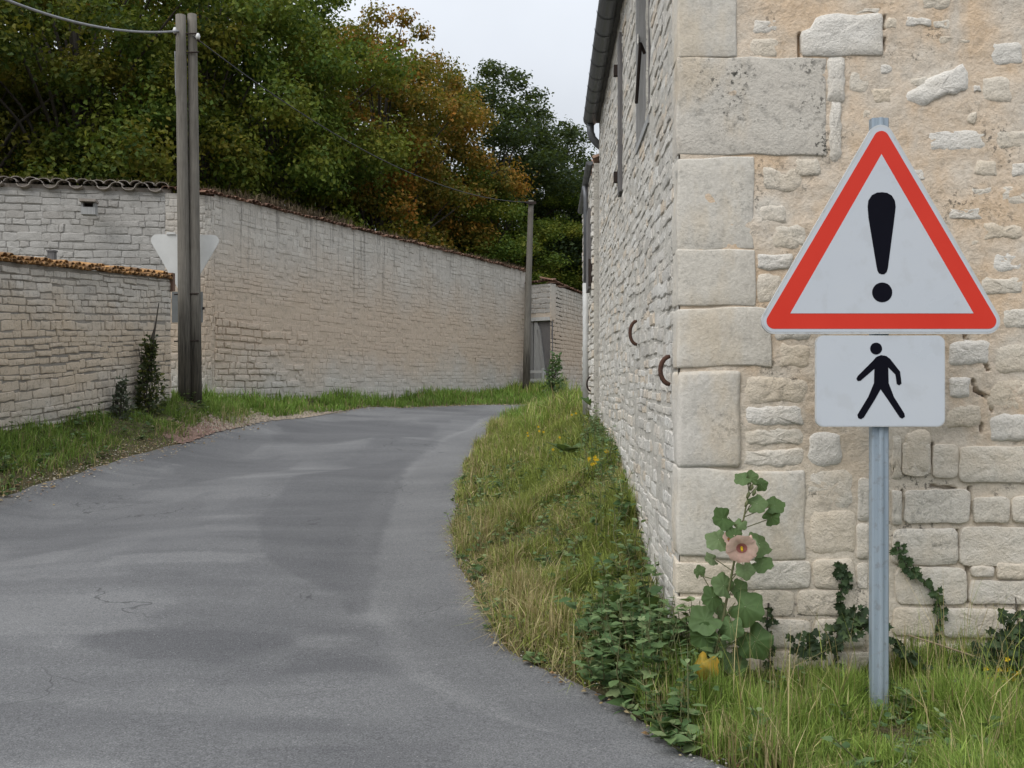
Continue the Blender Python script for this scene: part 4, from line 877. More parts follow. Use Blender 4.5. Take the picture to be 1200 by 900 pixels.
# ------------------------------------------------------------------ trees
def leaves_mesh(name, centers, radii, per, size, seed, mat, flat=.7, shell=.4):
    rs = np.random.default_rng(seed); Vs = []; 
    for (c, r) in zip(centers, radii):
        n = int(per*(r/.9)**2); d = rs.normal(0, 1, (n, 3)); d /= np.linalg.norm(d, axis=1)[:, None]
        rr = r*(shell+(1-shell)*rs.random(n))*rs.uniform(.55, 1.12, n); p = c+d*rr[:, None]*np.array([1, 1, flat])
        p[:, 2] -= .12*r*np.maximum(0, (np.hypot(d[:, 0], d[:, 1])))**2
        # leaf frame: droops outward
        nrm = d*.6+rs.normal(0, .6, (n, 3))+np.array([0, 0, .5]); nrm /= np.linalg.norm(nrm, axis=1)[:, None]
        a = np.cross(nrm, rs.normal(0, 1, (n, 3))); a /= np.linalg.norm(a, axis=1)[:, None]; b = np.cross(nrm, a)
        s = size*rs.uniform(.6, 1.35, n)[:, None]
        V = np.stack([p-a*s*.5, p+b*s*.34-a*s*.05+nrm*s*.06, p+a*s*.55-nrm*s*.05, p-b*s*.34-a*s*.05+nrm*s*.06], 1); Vs.append(V)
    V = np.concatenate(Vs); n = len(V); Qd = np.arange(n*4).reshape(n, 4)
    me = mesh_np(name, V.reshape(-1, 3), Qd); me.materials.append(mat); return me
def tree_parts(seed, height, rad, nclump, per, leaf, mat, base=.18, shape=1., cr=(.75, 1.5)):
    r = random.Random(seed); trunk = MB(); H_ = height
    top = Vector((r.uniform(-.4, .4), r.uniform(-.4, .4), H_*.8)); pts = [Vector((0, 0, -.3)).lerp(top, t)+Vector((math.sin(t*4+seed)*.15, math.cos(t*3+seed)*.15, 0)) for t in (0, .1, .25, .4, .55, .7, .85, 1)]
    r0 = height*.018
    trunk.tube(pts, [r0*1.25, r0, r0*.88, r0*.75, r0*.6, r0*.42, r0*.28, r0*.12], 8)
    cen = []; rads = []; zc = H_*(base+1)/2; hz_ = H_*(1-base)/2; tries = 0
    while len(cen) < nclump and tries < 9000:
        tries += 1
        z = r.uniform(-1, 1); a = r.uniform(0, 2*math.pi); prof_ = math.sqrt(max(0, 1-abs(z)**2.2))*(1-.25*max(0, z)*shape)
        q_ = math.sqrt(r.uniform(.12, 1.)); wob = .78+.4*float(vnoise(a*1.6+seed, z*2.2+seed*.3, 5))
        p = Vector((math.cos(a)*rad*prof_*q_*wob, math.sin(a)*rad*prof_*q_*wob, zc+z*hz_*.93)); rr = r.uniform(*cr)*(1-.25*max(0, z))
        if all((p-c_).length > (.62*.88)*(rr+r_) for c_, r_ in zip(cen, rads)): cen.append(p); rads.append(rr)
    for c_ in cen[::2]:
        t = min(.95, max(.12, (c_.z-H_*.18)/H_)); k_ = t*7; i = min(6, int(k_)); st = pts[i].lerp(pts[i+1], k_-i); mid = st.lerp(c_, .5)+Vector((0, 0, .12*(c_-st).length))
        L = (c_-st).length; trunk.tube([st, mid, c_], [r0*.34*(1-t*.6), r0*.2*(1-t*.5), r0*.06], 5, False)
    tme = trunk.mesh('trunk', True); tme.materials.append(M['bark'])
    return tme, leaves_mesh('crown', [np.array(c_) for c_ in cen], rads, per, leaf, seed, mat)
PROT = {}
PROT['dark'] = tree_parts(1, 15, 4.6, 85, 470, .135, M['tree_dark'], .12)
PROT['mid'] = tree_parts(2, 13.5, 4.2, 80, 470, .135, M['tree_mid'], .12)
PROT['autumn'] = tree_parts(3, 13.5, 3.8, 80, 470, .135, M['tree_autumn'], .15)
PROT['blue'] = tree_parts(4, 14, 3.8, 95, 500, .125, M['tree_blue'], .12, 1.6)
PROT['bush'] = tree_parts(5, 5.2, 2.3, 40, 330, .12, M['tree_mid'], .05, 1., (.6, .95))
PROT['bushdark'] = tree_parts(6, 5.4, 2.3, 40, 330, .12, M['tree_dark'], .05, 1., (.6, .95))
def tree(kind, x, D, ztop, rz, label, width=1., name='broadleaf_tree', group='trees behind the tall wall'):
    X = (x-600)/F*D; zb_ = 1.05; hgt = ztop-zb_; base_h = {'dark': 15, 'mid': 13.5, 'autumn': 13.5, 'blue': 14, 'bush': 5.2, 'bushdark': 5.4}[kind]
    root = empty(name, (X, D, zb_), label, 'tree' if name != 'shrub' else 'shrub', group)
    root.scale = (width, width, hgt/base_h); root.rotation_euler = (0, 0, R(rz))
    for nm, me in zip(('trunk', 'crown'), PROT[kind]): link(nm, me, None, root)
    return root
def ztop(y, D): return EYE-(y-450)/F*D
tl = [('dark', -70, 24.5, 16, 10, 'dark green tree at the far left edge above the lower wall', 1.0),
      ('dark', 95, 25.5, 15.5, 100, 'tall dark green tree behind the wall left of the twin poles', 1.0),
      ('mid', 235, 27.5, 15.5, 30, 'olive green tree rising straight behind the twin poles', .95),
      ('mid', 322, 30, ztop(-60, 30), 200, 'yellow green tree under the sagging cable above the long wall', .95),
      ('autumn', 150, 31, ztop(-40, 31), 80, 'browning tree showing between the dark trees left of the twin poles', 1.1),
      ('autumn', 452, 33.5, ztop(4, 33.5), 40, 'tall tree turning orange left of the pale sky gap', .95),
      ('autumn', 500, 37, ztop(58, 37), 190, 'shorter orange tinted tree below the left end of the sky gap', .85),
      ('blue', 578, 41, ztop(66, 41), 20, 'dark cool green tree with its top in the middle of the sky gap', 1.3),
      ('blue', 640, 44, ztop(125, 44), 150, 'dark tree just left of the barn gutter below the sky', 1.1),
      ('mid', 560, 37, ztop(190, 37), 300, 'lower green tree over the right end of the long wall', .8),
      ('mid', 655, 41, ztop(215, 41), 110, 'green tree behind the single far pole and the plank door', .8),
      ('blue', 700, 50, ztop(185, 50), 10, 'dark tree half hidden behind the barn downpipe', .9),
      ('dark', 20, 34, 17, 210, 'dark tree at the back between the two leftmost trees', 1.2),
      ('dark', 290, 37, ztop(-50, 37), 260, 'dark tree at the back right of the twin poles', 1.2),
      ('dark', 390, 41, ztop(20, 41), 60, 'dark tree at the back behind the yellow green tree', 1.1),
      ('dark', -160, 31, 17, 140, 'dark tree outside the left edge, standing behind the others', 1.2)]
for kd, x, D, zt_, rz, lab, wd in tl: tree(kd, x, D, zt_, rz, lab, wd)
bl = [('bushdark', 10, 22.0, 6.2), ('bushdark', 120, 22.6, 6.6), ('bushdark', 200, 23, 6.8), ('bush', 265, 24.5, 6.9), ('bushdark', 325, 26, 7.0), ('bush', 385, 28, 7.2), ('bushdark', 440, 30, 7.4), ('bush', 490, 32.5, 7.3), ('bushdark', 545, 35, 7.4), ('bush', 600, 37.5, 7.2), ('bush', 650, 40, 7.3), ('bushdark', 700, 43, 7.6), ('bushdark', -60, 22, 6.5), ('bush', 755, 47, 8.0)]
where = ['at the far left above the lower wall', 'behind the wall above the nest box', 'behind the wall touching the left side of the twin poles', 'behind the wall just right of the twin poles', 'behind the long wall below the start of the sagging cable', 'behind the long wall below the middle of the sagging cable', 'below the orange tree at the middle of the long wall', 'behind the long wall right of its middle', 'behind the long wall left of the single far pole', 'right behind the single far pole', 'over the plank door and far wall', 'beside the barn edge over the far wall', 'outside the left edge behind the wall', 'far behind the barn at the end of the far wall']
for i, (kd, x, D, zt_) in enumerate(bl): tree(kd, x-(12 if x > 240 else 0), D+1.6, zt_+.2, i*67, ('dark' if kd == 'bushdark' else 'green')+' bush '+where[i], 1.0, 'shrub', 'bushes behind the tall wall')

# ------------------------------------------------------------------ ground cover
def clear_of(X, Y):
    ok = road_sd(X, Y) < .02
    ok &= ~((X > facX(Y)-.03) & (Y > CY-.03-SL*(X-CX)))                       # barn and house
    lx = LW0.x+(Y-LW0.y)*ld.x/ld.y; ok &= (X > lx+.04) | (Y > 17.5)
    wx = RA.o.x+(Y-RA.o.y)*rd.x/rd.y; ok &= ~((Y > 20) & (X < wx+.04)); ok &= ~((X < -6.3) & (Y > 19.85))
    return ok
def scatter(n, x0, x1, y0, y1, dens=None):
    X = nr.uniform(x0, x1, n); Y = nr.uniform(y0, y1, n); ok = clear_of(X, Y)
    if dens is not None: ok &= nr.random(n) < dens(X, Y)
    return X[ok], Y[ok]
G1 = np.array([.16, .215, .04]); G2 = np.array([.31, .345, .08]); ST = np.array([.48, .40, .21]); BR = np.array([.25, .20, .08]); LG = np.array([.14, .25, .04])
def lerp3(a, b, t): return a[None]*(1-t[:, None])+b[None]*t[:, None]
parts = []
def patch(X, Y, hlo, hhi, wlo, whi, straw, green=(G1, G2), lean=.35):
    n = len(X); Z = H(X, Y)-.02; cl_ = fbm(X*2.6, Y*2.6, 40, 3); hg = nr.uniform(hlo, hhi, n)*(.4+1.25*sstep(.25, .75, cl_)); c = lerp3(green[0], green[1], nr.random(n))
    s = nr.random(n) < straw; c[s] = lerp3(ST, BR, nr.random(int(s.sum()))**1.5); c *= nr.uniform(.65, 1.3, (n, 1))*(.75+.5*fbm(X*1.3, Y*1.3, 91, 3))[:, None]
    hg = np.where(s, hg*1.1, hg); hg = hg*np.where((np.abs(X-1.54) < .09) & (Y < 4.2) & (Y > 3.9), .55, 1)
    parts.append((np.stack([X, Y, Z], 1), hg, nr.uniform(wlo, whi, n), c, np.full(n, lean)))
def vdist(X, Y): return -road_sd(X, Y)
# right verge
X, Y = scatter(150000, -1.0, 2.2, 4.5, 9); d = vdist(X, Y); keep_ = nr.random(len(X)) < (.25+.75*sstep(0, .3, d)); X, Y, d = X[keep_], Y[keep_], d[keep_]
st = .05+.42*sstep(.6, .05, d)+.2*sstep(.5, .65, fbm(X*1.1, Y*.9, 61, 3)); patch(X, Y, .07, .19, .003, .008, st, lean=.8)
X, Y = scatter(90000, -1.2, 2.4, 9, 20); d = vdist(X, Y); st = .04+.3*sstep(.6, .05, d)+.15*sstep(.5, .65, fbm(X*1.1, Y*.9, 61, 3)); patch(X, Y, .07, .19, .006, .012, st, lean=.6)
# around the sign
X, Y = scatter(80000, .55, 3.0, 2.9, 4.62); d = vdist(X, Y); keep_ = nr.random(len(X)) < (.3+.7*sstep(0, .2, d)); X, Y, d = X[keep_], Y[keep_], d[keep_]
patch(X, Y, .08, .19, .003, .007, .05+.3*sstep(.25, 0, d), (np.array([.13, .21, .035]), np.array([.26, .34, .075])))
X, Y = scatter(700, .9, 3.2, 3.5, 4.5); patch(X, Y, .25, .46, .002, .0045, np.full(len(X), .6), lean=.28)
# left bank
X, Y = scatter(130000, -8, -2.5, 7, 21); d = vdist(X, Y); keep_ = nr.random(len(X)) < (.12+.88*sstep(.05, .4, d+.5*(fbm(X*1.5, Y*1.5, 8, 3)-.5))); X, Y, d = X[keep_], Y[keep_], d[keep_]
patch(X, Y, .05, .16, .007, .014, .05+.3*sstep(.6, .1, d), (LG, np.array([.22, .28, .06])), .5)
# far strip under the long wall and beyond the barn
X, Y = scatter(60000, -6.3, 1.2, 19, 34.5); patch(X, Y, .10, .26, .014, .026, np.full(len(X), .06), (LG, np.array([.19, .27, .05])))
X, Y = scatter(26000, .2, 4.5, 15, 25); patch(X, Y, .12, .32, .01, .02, np.full(len(X), .12), (LG, G2))
X, Y = scatter(9000, -.2, 3.5, 30, 37); patch(X, Y, .15, .45, .016, .03, np.full(len(X), .1), (LG, G2))
pos = np.concatenate([p_[0] for p_ in parts]); hg = np.concatenate([p_[1] for p_ in parts]); wd = np.concatenate([p_[2] for p_ in parts]); cl = np.concatenate([p_[3] for p_ in parts]); ln = np.concatenate([p_[4] for p_ in parts])
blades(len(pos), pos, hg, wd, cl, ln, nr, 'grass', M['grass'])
# straw, fallen leaves and grit along the edges of the road
def litter(n, edge, sg_, s0, s1, spread, smin, smax, cols, name, mat, stone=False):
    i = nr.uniform(s0*(len(edge)-1), s1*(len(edge)-1), n); i0 = np.clip(i.astype(int), 0, len(edge)-2); fr = (i-i0)[:, None]; e = edge[i0]*(1-fr)+edge[i0+1]*fr; t = edge[i0+1]-edge[i0]; t /= np.linalg.norm(t, axis=1)[:, None]
    o_ = nr.normal(0, 1, n)*spread+sg_*spread*.3; p_ = e+np.stack([t[:, 1], -t[:, 0]], 1)*o_[:, None]; z = H(p_[:, 0], p_[:, 1])+.018
    s = nr.uniform(smin, smax, n); az = nr.uniform(0, 6.28, n); a = np.stack([np.cos(az), np.sin(az)], 1)*s[:, None]; b = np.stack([-np.sin(az), np.cos(az)], 1)*(s*nr.uniform(.35, .8, n))[:, None]
    pz = nr.uniform(.15, .7, n)*s
    V = np.zeros((n, 5, 3)); V[:, :, 2] = z[:, None]; V[:, :4, :2] = p_[:, None, :]
    V[:, 0, :2] -= a; V[:, 1, :2] += b; V[:, 2, :2] += a; V[:, 3, :2] -= b; V[:, 4, :2] = p_+a*.1; V[:, 4, 2] += pz
    bi = np.arange(n)[:, None]*5; T_ = np.concatenate([bi+np.array([[k_, (k_+1) % 4, 4]]) for k_ in range(4)])
    c = cols[nr.integers(0, len(cols), n)]*nr.uniform(.7, 1.2, (n, 1)); o = link(name, mesh_np(name, V.reshape(-1, 3), None, T_, np.repeat(c[:, None], 5, 1).reshape(-1, 3)), mat); o['kind'] = 'stuff'
gc = np.array([[.30, .28, .25], [.22, .20, .18], [.40, .38, .34]]); lc = np.array([[.24, .15, .07], [.33, .25, .13], [.14, .09, .05], [.38, .30, .17]])
litter(2600, RE, 1, .02, .8, .06, .003, .010, gc, 'gravel', M['grit']); litter(1300, RE, 1, .05, .8, .06, .006, .02, lc, 'dry_leaves', M['litter'])
litter(3500, LE, -1, .2, .75, .16, .006, .022, np.array([[.34, .27, .19], [.42, .37, .29], [.30, .20, .14], [.46, .42, .34]]), 'gravel', M['grit']); litter(700, LE, -1, .2, .75, .2, .012, .04, lc, 'dry_leaves', M['litter'])
# pinkish brick rubble on the left shoulder
n = 2400; th = nr.uniform(0, 1, n); (ax_, ay_), (bx_, by_) = ledge[8], ledge[11]; mx_, my_ = ledge[9]
cx = np.interp(th, [0, .5, 1], [ax_, mx_, bx_]); cy = np.interp(th, [0, .5, 1], [ay_, my_, by_])
off = np.abs(nr.normal(0, .28, n))-.05; X = cx-off*.97; Y = cy+off*.3; Z = H(X, Y)+.012; s = nr.uniform(.012, .045, n); az = nr.uniform(0, 6.28, n)
V = np.zeros((n, 5, 3)); 
for k_ in range(4): V[:, k_, 0] = X+np.cos(az+k_*1.57)*s; V[:, k_, 1] = Y+np.sin(az+k_*1.57)*s; V[:, k_, 2] = Z
V[:, 4] = np.stack([X, Y, Z+s*.8], 1); bi = np.arange(n)[:, None]*5; T_ = np.concatenate([bi+np.array([[k_, (k_+1) % 4, 4]]) for k_ in range(4)])
rc = np.where((nr.random(n) < sstep(.6, .1, th))[:, None], np.array([.22, .145, .115]), np.array([.29, .24, .185]))*nr.uniform(.7, 1.25, (n, 1))
o = link('rubble', mesh_np('rubble', V.reshape(-1, 3), None, T_, np.repeat(rc[:, None], 5, 1).reshape(-1, 3)), M['grit']); o['kind'] = 'stuff'

# ------------------------------------------------------------------ leafy plants
def leaf_shape(lobes=0, pts=None):
    if pts: return pts
    return [(0, 0), (.28, .22), (.36, .5), (.22, .8), (0, 1), (-.22, .8), (-.36, .5), (-.28, .22)]
OV = leaf_shape()
IVY = [(0, 0), (.22, -.08), (.46, .1), (.30, .34), (.42, .58), (.16, .62), (0, 1), (-.16, .62), (-.42, .58), (-.30, .34), (-.46, .1), (-.22, -.08)]
MAL = [(.5*(1+.09*math.cos(5*(t-math.pi/2)))*math.cos(t)*(1.08), .45+.5*(1+.09*math.cos(5*(t-math.pi/2)))*math.sin(t)+(.22*max(0, math.cos((t+math.pi/2)*3)) if abs(t+math.pi/2) < .5 else 0)) for t in [-math.pi/2+i*2*math.pi/22 for i in range(22)]]
def add_leaf(mb, base, direc, nrm, size, shape=OV, cup=.12):
    d = direc.normalized(); nrm = (nrm-d*nrm.dot(d)).normalized(); s = d.cross(nrm); c0 = len(mb.v); ctr = (0, .45)
    pts = [base+s*(x*size)+d*(y*size)+nrm*(cup*size*((x*2)**2-.25*(y-.5)**2*4)) for x, y in shape]
    pts.append(base+d*(.45*size)-nrm*(cup*.1*size)); n = len(shape); mb.add(pts, [(i, (i+1) % n, n) for i in range(n)])
def add_mallow(mb, base, d, nrm, size, r, droop=.3, pleat=.07, seg=30):
    d = d.normalized(); nrm = (nrm-d*nrm.dot(d)).normalized(); s_ = d.cross(nrm); v = []; ph = r.uniform(0, 1); fold = r.uniform(-.25, .35)
    for ri, rr in enumerate((.02, .3, .62, .88, 1.)):
        for i in range(seg):
            t = 2*math.pi*i/seg; lob = 1+.10*math.cos(5*(t-math.pi/2))+.03*math.cos(17*t+ph*6); nick = 1-.55*max(0, 1-abs(((t+math.pi/2+math.pi) % (2*math.pi))-math.pi)/.34)*(rr > .25)
            q_ = .5*rr*(1+(lob-1)*rr)*nick; x, y = q_*math.cos(t), q_*math.sin(t)
            h = pleat*math.cos(10*(t-math.pi/2))*rr*.55-droop*rr*rr*.32+fold*abs(x)*.9+.03*math.sin(3*t+ph*6)*rr
            v.append(base+s_*(x*size)+d*((y+.3)*size)+nrm*(h*size))
    f = [(ri*seg+i, ri*seg+(i+1) % seg, (ri+1)*seg+(i+1) % seg, (ri+1)*seg+i) for ri in range(4) for i in range(seg)]
    mb.add(v, f)
rp = random.Random(77)
def rv(s=1.): return Vector((rp.gauss(0, s), rp.gauss(0, s), rp.gauss(0, s)))
NAR = [(0, 0), (.13, .2), (.19, .45), (.12, .75), (0, 1), (-.12, .75), (-.19, .45), (-.13, .2)]
HRT = [(0, .04), (.2, -.08), (.4, .06), (.42, .3), (.28, .62), (0, 1), (-.28, .62), (-.42, .3), (-.4, .06), (-.2, -.08)]
def weedy(mb, st, base, height, nl, size, spread, shape=OV):
    top = base+Vector((rp.gauss(0, spread), rp.gauss(0, spread), height)); mid = base.lerp(top, .5)+Vector((rp.gauss(0, .02), rp.gauss(0, .02), 0))
    st.tube([base, mid, top], [.0035, .003, .0015], 4, False)
    for i in range(nl):
        t = rp.uniform(.12, 1); p = base.lerp(mid, t*2) if t < .5 else mid.lerp(top, t*2-1); a = rp.uniform(0, 6.28)
        d = Vector((math.cos(a), math.sin(a), rp.uniform(-.25, .5))); add_leaf(mb, p+d*.012, d, Vector((0, 0, 1))+rv(.3), size*rp.uniform(.6, 1.2)*(1.1-.4*t), shape)
wl, ws = MB(), MB()
def spray(n, x0, x1, y0, y1, hh, nl, sz, cond=None):
    c = 0
    for _ in range(n*6):
        if c >= n: break
        x, y = rp.uniform(x0, x1), rp.uniform(y0, y1)
        if cond and not cond(x, y): continue
        if not clear_of(np.array([x]), np.array([y]))[0]: continue
        c += 1; weedy(wl, ws, Vector((x, y, h1(x, y)-.01)), rp.uniform(*hh), nl, rp.uniform(*sz), .06, rp.choice((OV, HRT, NAR, IVY, HRT)))
# thick weeds round the corner of the barn, thinner along its foot and in front of the gable
spray(110, .30, .86, 3.75, 5.3, (.15, .40), 15, (.055, .095), cond=lambda x, y: x > .38 and not (x > .70 and y < 4.3) and rp.random() < 1.15-abs(y-4.5)*.6)
spray(50, .55, .95, 4.32, 4.75, (.2, .42), 16, (.05, .085))
spray(150, .2, 1.2, 5.2, 11.8, (.1, .36), 13, (.035, .07), cond=lambda x, y: facX(y)-x < .32*rp.random()+.08)
spray(110, .8, 3.0, 3.3, 4.5, (.06, .2), 12, (.03, .055))
spray(26, .15, .7, 3.55, 4.2, (.05, .14), 10, (.05, .085), cond=lambda x, y: road_sd([x], [y])[0] > -.25)
spray(330, -.6, 1.0, 4.8, 12, (.06, .2), 10, (.035, .075))
spray(110, -7, -5.4, 9.5, 18.2, (.08, .28), 9, (.05, .09), cond=lambda x, y: True)
o = wl.build('weeds', M['weed_leaf']); o['kind'] = 'stuff'; o = ws.build('weed_stems', M['stem']); o['kind'] = 'stuff'
# dark low ivy mat at the foot of the gable
wl = MB()
for _ in range(6500):
    x = rp.uniform(1.05, 3.6); t = rp.random()**2; y = 4.55-SL*(x-CX)-.02-rp.random()*.28*(1-t*.6)
    if float(fbm(x*2.6, t*1.5+y, 12, 3)) < .40: continue
    z = h1(x, y)+t*.34*(.35+float(vnoise(x*5, 2., 6))); add_leaf(wl, Vector((x, y, z)), Vector((rp.gauss(0, 1), -.6, rp.gauss(-.2, .5))), Vector((0, -1, .7))+rv(.3), rp.uniform(.025, .05), IVY)
o = wl.build('ground_ivy', M['ivy_leaf']); o['kind'] = 'stuff'
def ivy(path_px, n, size, spread, mat, label, group='ivy strands on the gable'):
    pts = [GA.pt(*gpx(x, y), .012) for x, y in path_px]; root = empty('ivy', GA.pt(*gpx(*path_px[-1]), .01), label, 'ivy plant', group)
    MB().tube(pts, [.005]*len(pts), 5).build('stem', M['bark'], root)
    mb = MB()
    for _ in range(n):
        t = rp.random()*(len(pts)-1); i = min(len(pts)-2, int(t)); p = pts[i].lerp(pts[i+1], t-i)+gdir*rp.gauss(0, spread)+GA.nrm*rp.uniform(.005, .035)
        add_leaf(mb, p, gdir*rp.gauss(0, 1)+Vector((0, 0, -.5+rp.gauss(0, .6))), GA.nrm+rv(.35), size*rp.uniform(.6, 1.25), IVY)
    mb.build('foliage', mat, root)
ivy([(984,660),(987,680),(983,700),(988,720),(980,745),(975,790)], 110, .032, .018, M['ivy_leaf'], 'dark ivy strand climbing the gable left of the sign post')
ivy([(1050,634),(1054,650),(1064,668),(1082,680),(1095,695),(1101,715),(1096,735),(1092,780)], 90, .033, .012, M['ivy_light'], 'greener ivy strand curving up the gable right of the sign post')
ivy([(900,706),(898,730),(902,790)], 45, .03, .012, M['ivy_leaf'], 'short dark ivy strand beside the pink hollyhock')
# hollyhock
HD = 4.32
def hp_(x, y, dd=0.): return P(x, y, HD+dd)
hb = P(838, 800, HD); holly = empty('hollyhock', (hb.x, HD, h1(hb.x, HD)), 'tall hollyhock with a peach pink flower growing at the barn corner', 'flowering plant')
MB().tube([hp_(836, 805), hp_(842, 755), hp_(851, 705), hp_(862, 650), hp_(872, 605), hp_(880, 562)], [.007, .0065, .006, .005, .004, .0025], 7).build('stem', M['stem'], holly, smooth=True)
MB().tube([hp_(845, 740), hp_(838, 700, .05), hp_(822, 672, .05)], [.004, .003, .002], 5).build('side_stem', M['stem'], holly, smooth=True)
hl = [(870,561,15,-160,.3),(880,560,12,90,.2),(892,568,13,20,.3),(887,590,17,10,.35),(908,592,20,15,.3),(904,606,17,35,.3),(847,608,20,-170,.4),(842,632,24,-150,.25),(868,614,12,-120,.2),(861,628,16,160,.3),(890,637,23,-30,.25),(893,661,22,-10,.2),(873,668,16,-80,.2),(873,711,31,-20,.15),(839,757,30,-120,.15),(884,752,30,-60,.15),(826,727,27,-160,.3),(848,686,24,150,.35),(820,670,12,100,.2),(834,655,15,170,.4),(856,735,26,-100,.3),(824,745,24,-140,.3),(866,690,18,-40,.4),(862,775,26,-70,.4),(846,715,22,170,.3),(880,640,14,60,.3),(835,700,20,-170,.3)]
for i, (x, y, r, ang, tl_) in enumerate(hl):
    mb = MB(); c = hp_(x, y, rp.uniform(-.06, .05)); a = R(ang); d = Vector((math.cos(a), -.25+rp.gauss(0, .25), math.sin(a))); sz = 1.34*r*HD/F*rp.uniform(.8, 1.1)
    add_mallow(mb, c-d.normalized()*sz*.3, d, Vector((rp.gauss(0, .4), -1, .4+tl_+rp.gauss(0, .3))), sz, rp, rp.uniform(0, .6)); mb.build('leaf', M['holly_leaf'], holly, smooth=True)
    k_ = MB(); tt_ = min(1, max(0, (805-y)/245)); stx = np.interp(y+14, [562, 605, 650, 705, 755, 805], [880, 872, 862, 851, 842, 836]); k_.tube([hp_(stx, min(805, y+14)), c-d.normalized()*sz*.3], .0022, 4, False).build('leaf_stalk', M['stem'], holly)
mb = MB(); c = hp_(820, 781, -.15); add_mallow(mb, c-Vector((-.02, 0, -.04)), Vector((-.35, -.2, -1)), Vector((-.75, -1, .15)), .115, rp, 1.1, .03)
o = mb.build('leaf', M['yellow_leaf'], holly, smooth=True); o['label'] = 'yellowed leaf near the ground'
def flower(c, face_d, rad, name, label=None):
    face_d = face_d.normalized(); a = face_d.orthogonal().normalized(); b = face_d.cross(a); root = None
    for j in range(5):
        mb = MB(); v = []; f = []; t0 = j*2*math.pi/5
        for ri, (rr, dep) in enumerate(((.12, 0), (.5, .16), (.85, .28), (1.02, .27))):
            for kk in range(7):
                t = t0+(kk/6-.5)*(1.45 if ri else 1.2); wv = 1+(.05*math.sin(kk*2.3+j) if ri > 1 else 0); v.append(c+(a*math.cos(t)+b*math.sin(t))*rad*rr*wv+face_d*rad*(dep+.03*math.sin(kk*1.7+ri)*(ri > 1)+.012*j))
        for ri in range(3):
            for kk in range(6): q_ = ri*7+kk; f.append((q_, q_+1, q_+8, q_+7))
        o_ = mb.add(v, f).build('petal', M['petal'], holly, smooth=True)
    mb = MB(); v = [c+face_d*rad*.03]+[c+(a*math.cos(t)+b*math.sin(t))*rad*.36+face_d*rad*.16 for t in np.linspace(0, 6.283, 13)[:-1]]
    mb.add(v, [(0, 1+i, 1+(i+1) % 12) for i in range(12)]).build('flower_throat', M['petal_dark'], holly)
    MB().tube([c, c+face_d*rad*.5], [rad*.1, rad*.07], 6).build('stamen', M['yellow'], holly)
flower(hp_(869, 641, -.09), Vector((-.15, -1, -.35)), .066, 'flower'); flower(hp_(856, 632, -.03), Vector((-.9, -.6, .1)), .036, 'flower')
bud = MB(); bud.tube([hp_(879, 640, -.06), hp_(879, 634, -.06), hp_(880, 627, -.06)], [.008, .014, .004], 7).build('bud', M['petal'], holly, smooth=True)
for x, y in ((881, 571), (877, 580), (884, 577), (875, 590)): MB().tube([hp_(x-2, y+4, -.02), hp_(x, y, -.02), hp_(x+1, y-4, -.02)], [.004, .009, .003], 6).build('bud', M['stem'], holly, smooth=True)
# yellow ragwort, dry twig, burdock leaves
rb = P(1178, 850, 4.3); rag = empty('ragwort', (rb.x, 4.3, h1(rb.x, 4.3)), 'yellow flowering ragwort low against the gable right of the sign', 'wildflower')
ms_, mf_ = MB(), MB()
for i in range(34):
    c = P(1176+rp.gauss(0, 9), 793+rp.gauss(0, 8), 4.3+rp.gauss(0, .02))
    if i % 4 == 0: ms_.tube([Vector(rag.location), Vector(rag.location).lerp(c, .6)+Vector((rp.gauss(0, .02), 0, .02)), c], [.003, .0025, .0015], 4)
    for j in range(5): add_leaf(mf_, c, Vector((math.cos(j*1.26), -.3, math.sin(j*1.26))), Vector((0, -1, .4)), .014, OV, .0)
ms_.build('stem', M['stem'], rag); mf_.build('flower_head', M['yellow'], rag)['kind'] = 'stuff'
tag(MB().tube([P(1064, 744, 4.42), P(1105, 757, 4.42), P(1150, 772, 4.4), P(1215, 796, 4.38)], [.003, .005, .005, .006], 6).build('twig', M['dry_stem'], smooth=True), 'bare dry twig lying slantwise against the gable right of the sign', 'twig')
tag(MB().tube([P(1190, 700, 4.46), P(1194, 740, 4.45), P(1188, 790, 4.43)], [.003, .004, .004], 5).build('twig', M['bark'], smooth=True), 'dark upright twig at the right edge in front of the gable', 'twig')
def rosette(px_, D, n, size, label, mat, group=None, up=.35):
    c = Vector(((px_-600)/F*D, D, 0)); c.z = h1(c.x, c.y)+.1; root = empty('leafy_weed', c, label, 'plant', group)
    for i in range(n):
        a = i*6.28/n+rp.uniform(-.3, .3); d = Vector((math.cos(a), math.sin(a), up+rp.gauss(0, .12))); mb = MB(); add_leaf(mb, c+d*.02, d, Vector((0, 0, 1)), size*rp.uniform(.75, 1.15), OV, .1); mb.build('leaf', mat, root, smooth=True)
rosette(668, 10.2, 8, .26, 'broad leaved burdock in the middle of the grass verge', M['holly_leaf'])
rosette(702, 12.6, 9, .30, 'leafy weed against the far foot of the barn', M['weed_leaf'], up=.7)
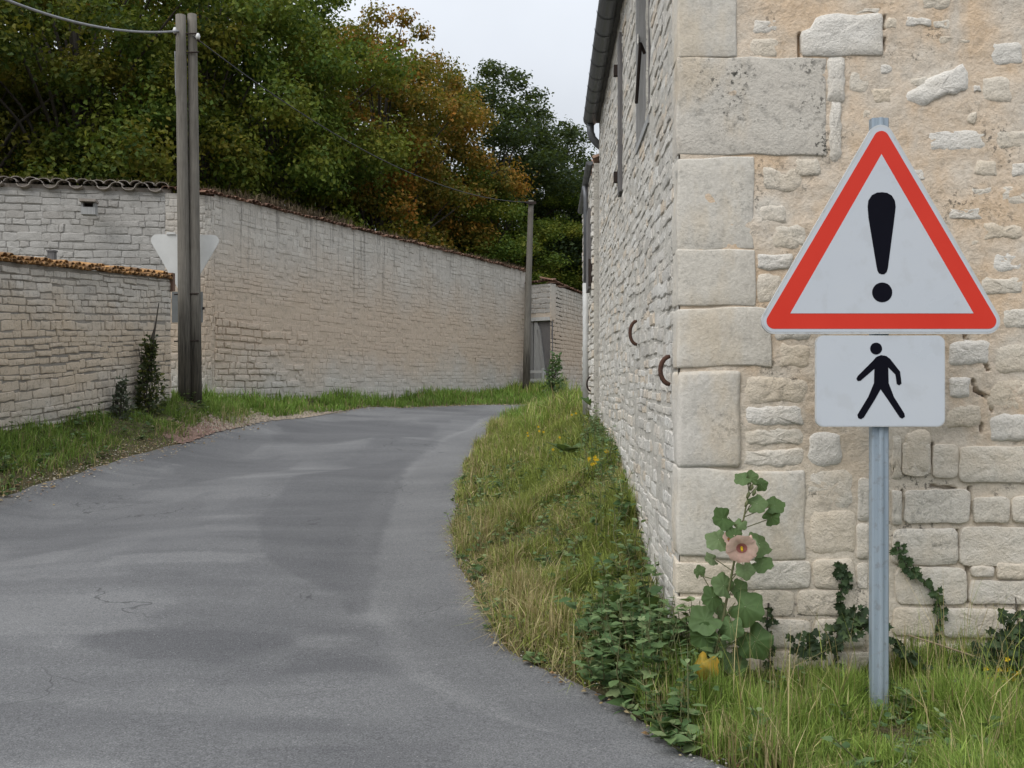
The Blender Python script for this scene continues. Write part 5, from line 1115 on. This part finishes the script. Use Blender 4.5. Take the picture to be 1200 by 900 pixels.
#rosette(664, 3.98, 9, .10, 'small leafy weed at the road edge by the near verge', M['weed_leaf'], up=.5)
#rosette(735, 3.86, 9, .11, 'pale leafy weed sprawling over the asphalt edge below the barn corner', M['weed_leaf'], up=.45)
fl = MB()
for (x, D, hh, k_) in ((702, 8.2, .2, 5), (697, 8.4, .17, 4), (632, 13, .2, 3), (618, 14, .2, 2), (672, 13, .2, 2), (690, 13.5, .2, 2), (655, 11, .18, 2)):
    for i in range(k_):
        X_ = (x-600)/F*D+rp.gauss(0, .05); Y_ = D+rp.gauss(0, .1); c = Vector((X_, Y_, h1(X_, Y_)+hh+rp.gauss(0, .02)))
        for j in range(6): add_leaf(fl, c, Vector((math.cos(j*1.05), -.3, math.sin(j*1.05))), Vector((0, -1, .8)), .018, OV, 0)
o = fl.build('meadow_flowers', M['yellow']); o['kind'] = 'stuff'
# shrubs by the end of the lower wall
def wall_shrub(x, y, D, w, hgt, mat, n, label, size, stick=None):
    b = P(x, y, D); root = empty('shrub', (b.x, D, h1(b.x, D)-.05), label, 'shrub'); b = Vector(root.location)
    mb = MB(); st = MB()
    for i in range(12):
        a = rp.uniform(0, 6.28); tp_ = b+Vector((math.cos(a)*w*.35*rp.random(), math.sin(a)*w*.3*rp.random(), hgt*rp.uniform(.6, 1))); st.tube([b, b.lerp(tp_, .5)+rv(.03), tp_], [.012, .008, .003], 4, False)
    for i in range(n):
        t = rp.random(); a = rp.uniform(0, 6.28); prof_ = (.5+.5*math.sin(math.pi*min(1, t*1.15+.1)))*(1-t*.35)*(.45+1.1*float(fbm(t*4+b.x, a*.9, 5, 2))); q_ = math.sqrt(rp.random()); p = b+Vector((math.cos(a)*w*.5*prof_*q_+.12*t*w, math.sin(a)*w*.5*prof_*q_, t*hgt*(.9+.2*rp.random())))
        add_leaf(mb, p, rv(1)+Vector((math.cos(a), math.sin(a), .5)), Vector((0, -.3, 1))+rv(.5), size*rp.uniform(.6, 1.3))
    if stick: st.tube([b+Vector((.05, 0, hgt*.6)), b+Vector((.1, 0, hgt*1.05)), b+Vector((.14, 0, hgt*1.18)), b+Vector((.2, 0, hgt*1.5))], [.02, .03, .014, .008], 6)
    st.build('stems', M['bark'], root); mb.build('foliage', mat, root)
wall_shrub(172, 482, 16.2, .55, 1.25, M['shrub_leaf'], 1150, 'dark bush with a dead stick rising from it at the end of the lower wall', .065, True)
wall_shrub(140, 492, 15.3, .38, .62, M['fern_leaf'], 520, 'small grey green bush at the foot of the lower wall', .055)
wall_shrub(648, 462, 30, .8, 1.3, M['weed_leaf'], 500, 'straggly green bush leaning in front of the plank door', .10)
